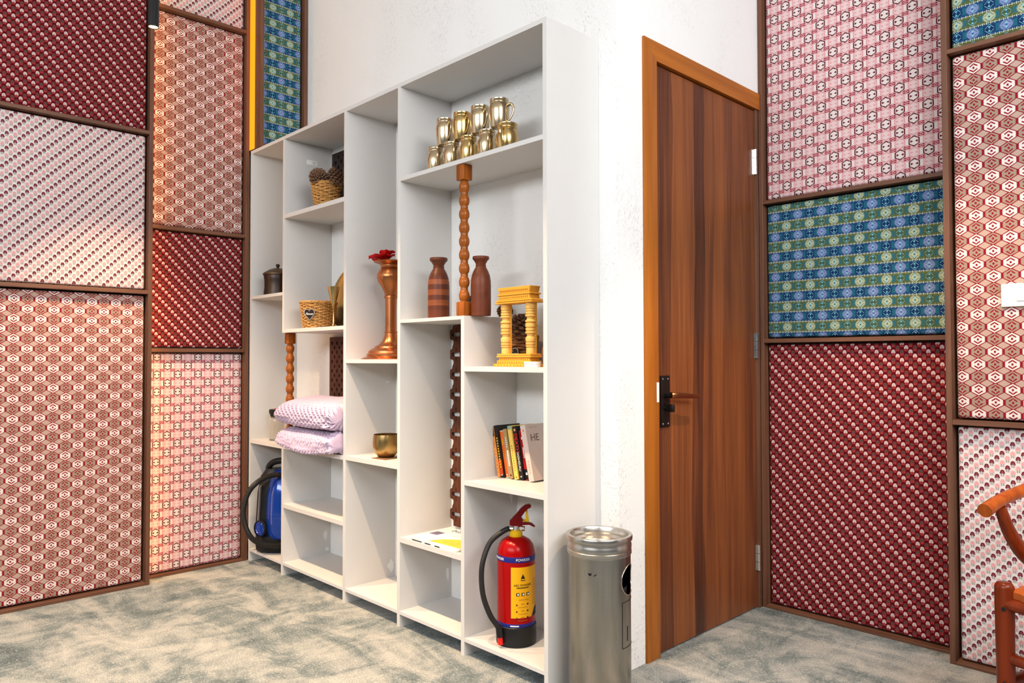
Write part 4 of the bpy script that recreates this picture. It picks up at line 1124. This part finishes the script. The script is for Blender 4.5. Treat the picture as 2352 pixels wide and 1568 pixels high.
# valve head, in the plane across the view
rv = Vector((0.6955, 0.7185, 0))
MB().lathe([(0.012, 0.384), (0.0125, 0.388), (0.0125, 0.402), (0.010, 0.404)], 20).build('valve', CHROME, fx, smooth=40)
def bar(pts, w_, nm, mat, th=0.016):
    vv, ff = plate2d([pts], th)
    return MB().add(vv, ff).xf(axes((0, 0, 0), rv, (0, 0, 1), Vector((0.7185, -0.6955, 0)))).build(nm, mat, fx, bevel=0)
bar([(-0.022, 0.404), (0.010, 0.398), (0.023, 0.400), (0.024, 0.425), (0.014, 0.436), (-0.006, 0.436), (-0.022, 0.418)], 0, 'valve_body', REDD, 0.020)
bar([(-0.012, 0.428), (0.004, 0.446), (0.018, 0.463), (0.033, 0.474), (0.046, 0.4765), (0.054, 0.473), (0.052, 0.466), (0.042, 0.461), (0.030, 0.449), (0.018, 0.432), (0.010, 0.424)], 0, 'squeeze_lever', REDD, 0.018)
bar([(0.020, 0.412), (0.040, 0.4145), (0.056, 0.410), (0.067, 0.4005), (0.0655, 0.3975), (0.058, 0.4005), (0.046, 0.406), (0.022, 0.4045)], 0, 'carry_handle', REDD, 0.018)
bar([(0.018, 0.418), (0.043, 0.414), (0.046, 0.418), (0.041, 0.455), (0.035, 0.455), (0.034, 0.424), (0.018, 0.424)], 0, 'safety_clip', YELP, 0.004)
MB().lathe([(0.0085, 0), (0.0085, 0.010), (0.0075, 0.012), (0.0005, 0.012)], 20).xf(axes(rv * 0.020 + Vector((0.006, -0.006, 0.393)), (0, 0, 1), rv.cross(Vector((0, 0, 1))), rv)).build('pressure_gauge', CHROME, fx, smooth=40)
q = lambda a, z_, o_=0.0: tuple(rv * a + Vector((0.7185, -0.6955, 0)) * o_ + Vector((0, 0, z_)))
MB().tube([q(-0.008, 0.391), q(-0.028, 0.392, 0.002)], 0.006, 10, sub=1).build('hose_nut', CHROME, fx)
MB().tube([q(-0.024, 0.3925, 0.004), q(-0.050, 0.382, 0.015), q(-0.090, 0.350, 0.03), q(-0.113, 0.295, 0.05), q(-0.119, 0.24, 0.06), q(-0.112, 0.175, 0.066), q(-0.090, 0.115, 0.068), q(-0.068, 0.080, 0.065), q(-0.058, 0.062, 0.062)], [0.0092] * 9, 16).build('discharge_hose', RUBBER, fx, smooth=60)
MB().tube([q(-0.059, 0.070, 0.0625), q(-0.0555, 0.038, 0.061)], 0.0120, 16, sub=1).build('hose_clip', BLACK, fx)
MB().tube([q(-0.0555, 0.040, 0.061), q(-0.0535, 0.012, 0.060)], [0.0085, 0.0095], 14, sub=1).build('nozzle', REDP, fx)

# ------------------------------------------------------------------ steel ash bin
bx, by = -1.482, 1.812
bn = thing('ash_bin', 'tall steel cylinder bin with an ashtray top beside the shelf unit', 'bin', (bx, by, 0))
thb = to_cam(bx, by)
RB, ZB = 0.0975, 0.447
th_h, z_h, r_h = thb + math.radians(70), 0.374, 0.0460
NT_, NZ_ = 180, 110
v = []; f = []; idx = {}
def flat(i, j):
    th = thb + 2 * PI * i / NT_; z = ZB * j / NZ_
    return th, z
for j in range(NZ_ + 1):
    for i in range(NT_):
        th, z = flat(i, j)
        da = (th - th_h + PI) % (2 * PI) - PI
        x_, y_ = da * RB, z - z_h
        rr_ = math.hypot(x_, y_)
        if abs(rr_ - r_h) < 0.0026:
            th = th_h + x_ * r_h / rr_ / RB; z = z_h + y_ * r_h / rr_
        v.append((RB * math.cos(th), RB * math.sin(th), z))
for j in range(NZ_):
    for i in range(NT_):
        th, z = flat(i + .5, j + .5)
        da = (th - th_h + PI) % (2 * PI) - PI
        if math.hypot(da * RB, z - z_h) < r_h - 0.0004: continue
        k = (i + 1) % NT_
        f.append((j * NT_ + i, j * NT_ + k, (j + 1) * NT_ + k, (j + 1) * NT_ + i))
MB().add(v, f).build('body', STEEL, bn, smooth=50)
lip = []
for i in range(49):
    a = 2 * PI * i / 48
    th = th_h + r_h * math.cos(a) / RB
    lip.append(((RB) * math.cos(th), (RB) * math.sin(th), z_h + r_h * math.sin(a)))
MB().tube(lip, 0.0018, 8, cap=False, sub=1).build('opening_lip', POLISH, bn, smooth=60)
MB().lathe([(RB - 0.012, 0.004), (RB - 0.012, 0.350)], 40, cap=False).build('inner_liner', BLACK, bn)
MB().lathe([(RB - 0.004, 0.0), (RB + 0.003, 0.0), (RB + 0.003, 0.012), (RB, 0.013)], 60, cap=False).build('foot_ring', BLACK, bn)
MB().lathe([(RB, ZB - 0.002), (RB + 0.0005, ZB), (RB + 0.003, ZB + 0.002), (RB + 0.003, ZB + 0.012), (RB + 0.0005, ZB + 0.014), (RB + 0.0005, ZB + 0.018), (RB + 0.003, ZB + 0.020), (RB + 0.003, ZB + 0.030), (RB + 0.0015, ZB + 0.033), (RB + 0.0015, ZB + 0.040), (RB + 0.0055, ZB + 0.044), (RB + 0.0060, ZB + 0.054), (RB + 0.0045, ZB + 0.058),
            (RB - 0.006, ZB + 0.058), (RB - 0.008, ZB + 0.054), (RB - 0.010, ZB + 0.040), (RB - 0.018, ZB + 0.038), (RB - 0.019, ZB + 0.030), (RB - 0.022, ZB + 0.028), (RB - 0.040, ZB + 0.026), (RB - 0.045, ZB + 0.020), (0.0005, ZB + 0.018)], 72, cap=False).build('ashtray_rim', POLISH, bn, smooth=30)
thd = thb + math.radians(76)
def strip_(w_, h_, dth_, z_, mat=BLACK, nm='door_seam'):
    vv, ff = patch(w_, h_, max(2, int(w_ / 0.004)))
    MB().add([(a, b_, c_ + z_) for a, b_, c_ in wrapc(vv, RB + 0.0002, thd + dth_)], ff).build(nm, mat, bn, smooth=60)
dw = 0.105
strip_(dw, 0.0016, 0, 0.312); strip_(dw, 0.0016, 0, 0.175)
strip_(0.0016, 0.138, -dw / 2 / RB, 0.2435); strip_(0.0016, 0.138, dw / 2 / RB, 0.2435)
strip_(0.0035, 0.045, -dw / 2 / RB + 0.26, 0.215, BLACK, 'door_slot')
for (a0, pts) in ((-0.29, [(-0.007, 0.003), (0.006, 0.004), (0.004, -0.003), (-0.002, -0.0045)]), (-0.125, [(-0.006, -0.004), (0.001, -0.004), (0.005, 0.003), (0.001, 0.001)])):
    vv, ff = plate2d([pts], 0.0008)
    MB().add([(a, b_, c_ + 0.402) for a, b_, c_ in wrapc(vv, RB + 0.0006, thb + a0)], ff).build('badge', BLACK, bn, smooth=0)

# ------------------------------------------------------------------ chair
ch = thing('wooden_armchair', 'reddish wooden chair with a curved armrest in the lower right corner', 'chair', (-0.210, 2.402, 0), -0.262)
for s in (-1, 1):
    MB().tube([(s * 0.245, -0.21, 0), (s * 0.245, -0.21, 0.15), (s * 0.245, -0.21, 0.40), (s * 0.245, -0.21, 0.455), (s * 0.245, -0.21, 0.468)], [0.017, 0.020, 0.0228, 0.0228, 0.0145], 20).build('leg', CHAIRW, ch, smooth=50)
    MB().tube([(s * 0.205, 0.235, 0), (s * 0.205, 0.22, 0.20), (s * 0.212, 0.17, 0.36), (s * 0.236, 0.06, 0.445), (s * 0.262, -0.055, 0.505), (s * 0.277, -0.115, 0.575), (s * 0.284, -0.150, 0.650)], [0.016, 0.019, 0.022, 0.0225, 0.021, 0.0175, 0.0135], 16).build('leg', CHAIRW, ch, smooth=60)
    MB().tube([(s * 0.243, -0.19, 0.205), (s * 0.206, 0.21, 0.235)], 0.0125, 12, sub=1, flat=1.4).build('stretcher', CHAIRW, ch, smooth=60)
    MB().tube([(s * 0.243, -0.19, 0.405), (s * 0.212, 0.20, 0.405)], 0.014, 12, sub=1, flat=1.3).build('side_rail', CHAIRW, ch, smooth=60)
MB().tube([(-0.235, -0.21, 0.275), (0.235, -0.21, 0.275)], 0.0145, 12, sub=1).build('stretcher', CHAIRW, ch, smooth=60)
MB().tube([(-0.20, 0.225, 0.275), (0.20, 0.225, 0.275)], 0.012, 12, sub=1).build('stretcher', CHAIRW, ch, smooth=60)
MB().tube([(-0.235, -0.215, 0.415), (0.235, -0.215, 0.415)], 0.016, 12, sub=1).build('front_rail', CHAIRW, ch, smooth=60)
MB().tube([(-0.20, 0.21, 0.415), (0.20, 0.21, 0.415)], 0.016, 12, sub=1).build('rear_rail', CHAIRW, ch, smooth=60)
MB().tube([(-0.283, -0.225, 0.647), (-0.287, -0.13, 0.668), (-0.280, 0.02, 0.690), (-0.235, 0.17, 0.715), (-0.12, 0.265, 0.735), (0, 0.29, 0.74), (0.12, 0.265, 0.735), (0.235, 0.17, 0.715), (0.280, 0.02, 0.690), (0.287, -0.13, 0.668), (0.283, -0.225, 0.647)],
          [0.0185, 0.0165, 0.0165, 0.018, 0.021, 0.022, 0.021, 0.018, 0.0165, 0.0165, 0.0185], 20).build('armrest', CHAIRLIT, ch, smooth=60)
# seat: dished pad with rounded edge
v = []; f = []; nn = 16
def seat_pt(a, b_, top):
    y = -0.225 + 0.435 * b_
    hwid = 0.252 - 0.055 * b_
    x = (a * 2 - 1) * hwid
    e = max(abs(a * 2 - 1), abs(b_ * 2 - 1))
    rd = max(0, (e - 0.86) / 0.14) ** 2 * 0.014
    return (x, y, 0.462 - 0.016 * (1 - (2 * a - 1) ** 2) * (1 - (2 * b_ - 1) ** 2) - rd if top else 0.424 + rd * 0.5)
for top in (1, 0):
    for i in range(nn + 1):
        for j in range(nn + 1): v.append(seat_pt(i / nn, j / nn, top))
n1 = (nn + 1) ** 2
for k in (0, 1):
    for i in range(nn):
        for j in range(nn):
            a = k * n1 + i * (nn + 1) + j
            f.append((a, a + 1, a + nn + 2, a + nn + 1))
edge = [i * (nn + 1) for i in range(nn + 1)] + [nn * (nn + 1) + j for j in range(1, nn + 1)] + [i * (nn + 1) + nn for i in range(nn - 1, -1, -1)] + [j for j in range(nn - 1, 0, -1)]
for a, b_ in zip(edge, edge[1:] + edge[:1]): f.append((a, b_, b_ + n1, a + n1))
# keep the corners clear of the front legs
v = [((x - math.copysign(0.014, x)) if (abs(x) > 0.215 and y < -0.17) else x, y + (0.012 if (abs(x) > 0.205 and y < -0.2) else 0), z) for x, y, z in v]
MB().add(v, f).build('seat', SEATM, ch, smooth=60)
spl = [[(-0.022, 0), (0.022, 0), (0.024, 0.12), (0.075, 0.285), (0.055, 0.29), (0.0, 0.17), (-0.055, 0.29), (-0.075, 0.285), (-0.024, 0.12)]]
vv, ff = plate2d(spl, 0.012)
MB().add(vv, ff).xf(axes((0, 0.225, 0.43), (1, 0, 0), (0, 0.17, 0.985), (0, -0.985, 0.17))).build('back_splat', CHAIRW, ch, smooth=0)
for (z_) in (0.405, 0.215):
    MB().lathe([(0.006, 0), (0.0055, 0.0015), (0.0005, 0.002)], 12).xf(axes((-0.245 + 0.010, -0.21 - 0.0245, z_), (1, 0, 0), (0, 0, 1), (0, -1, 0))).build('plug', BLACK, ch, smooth=0)
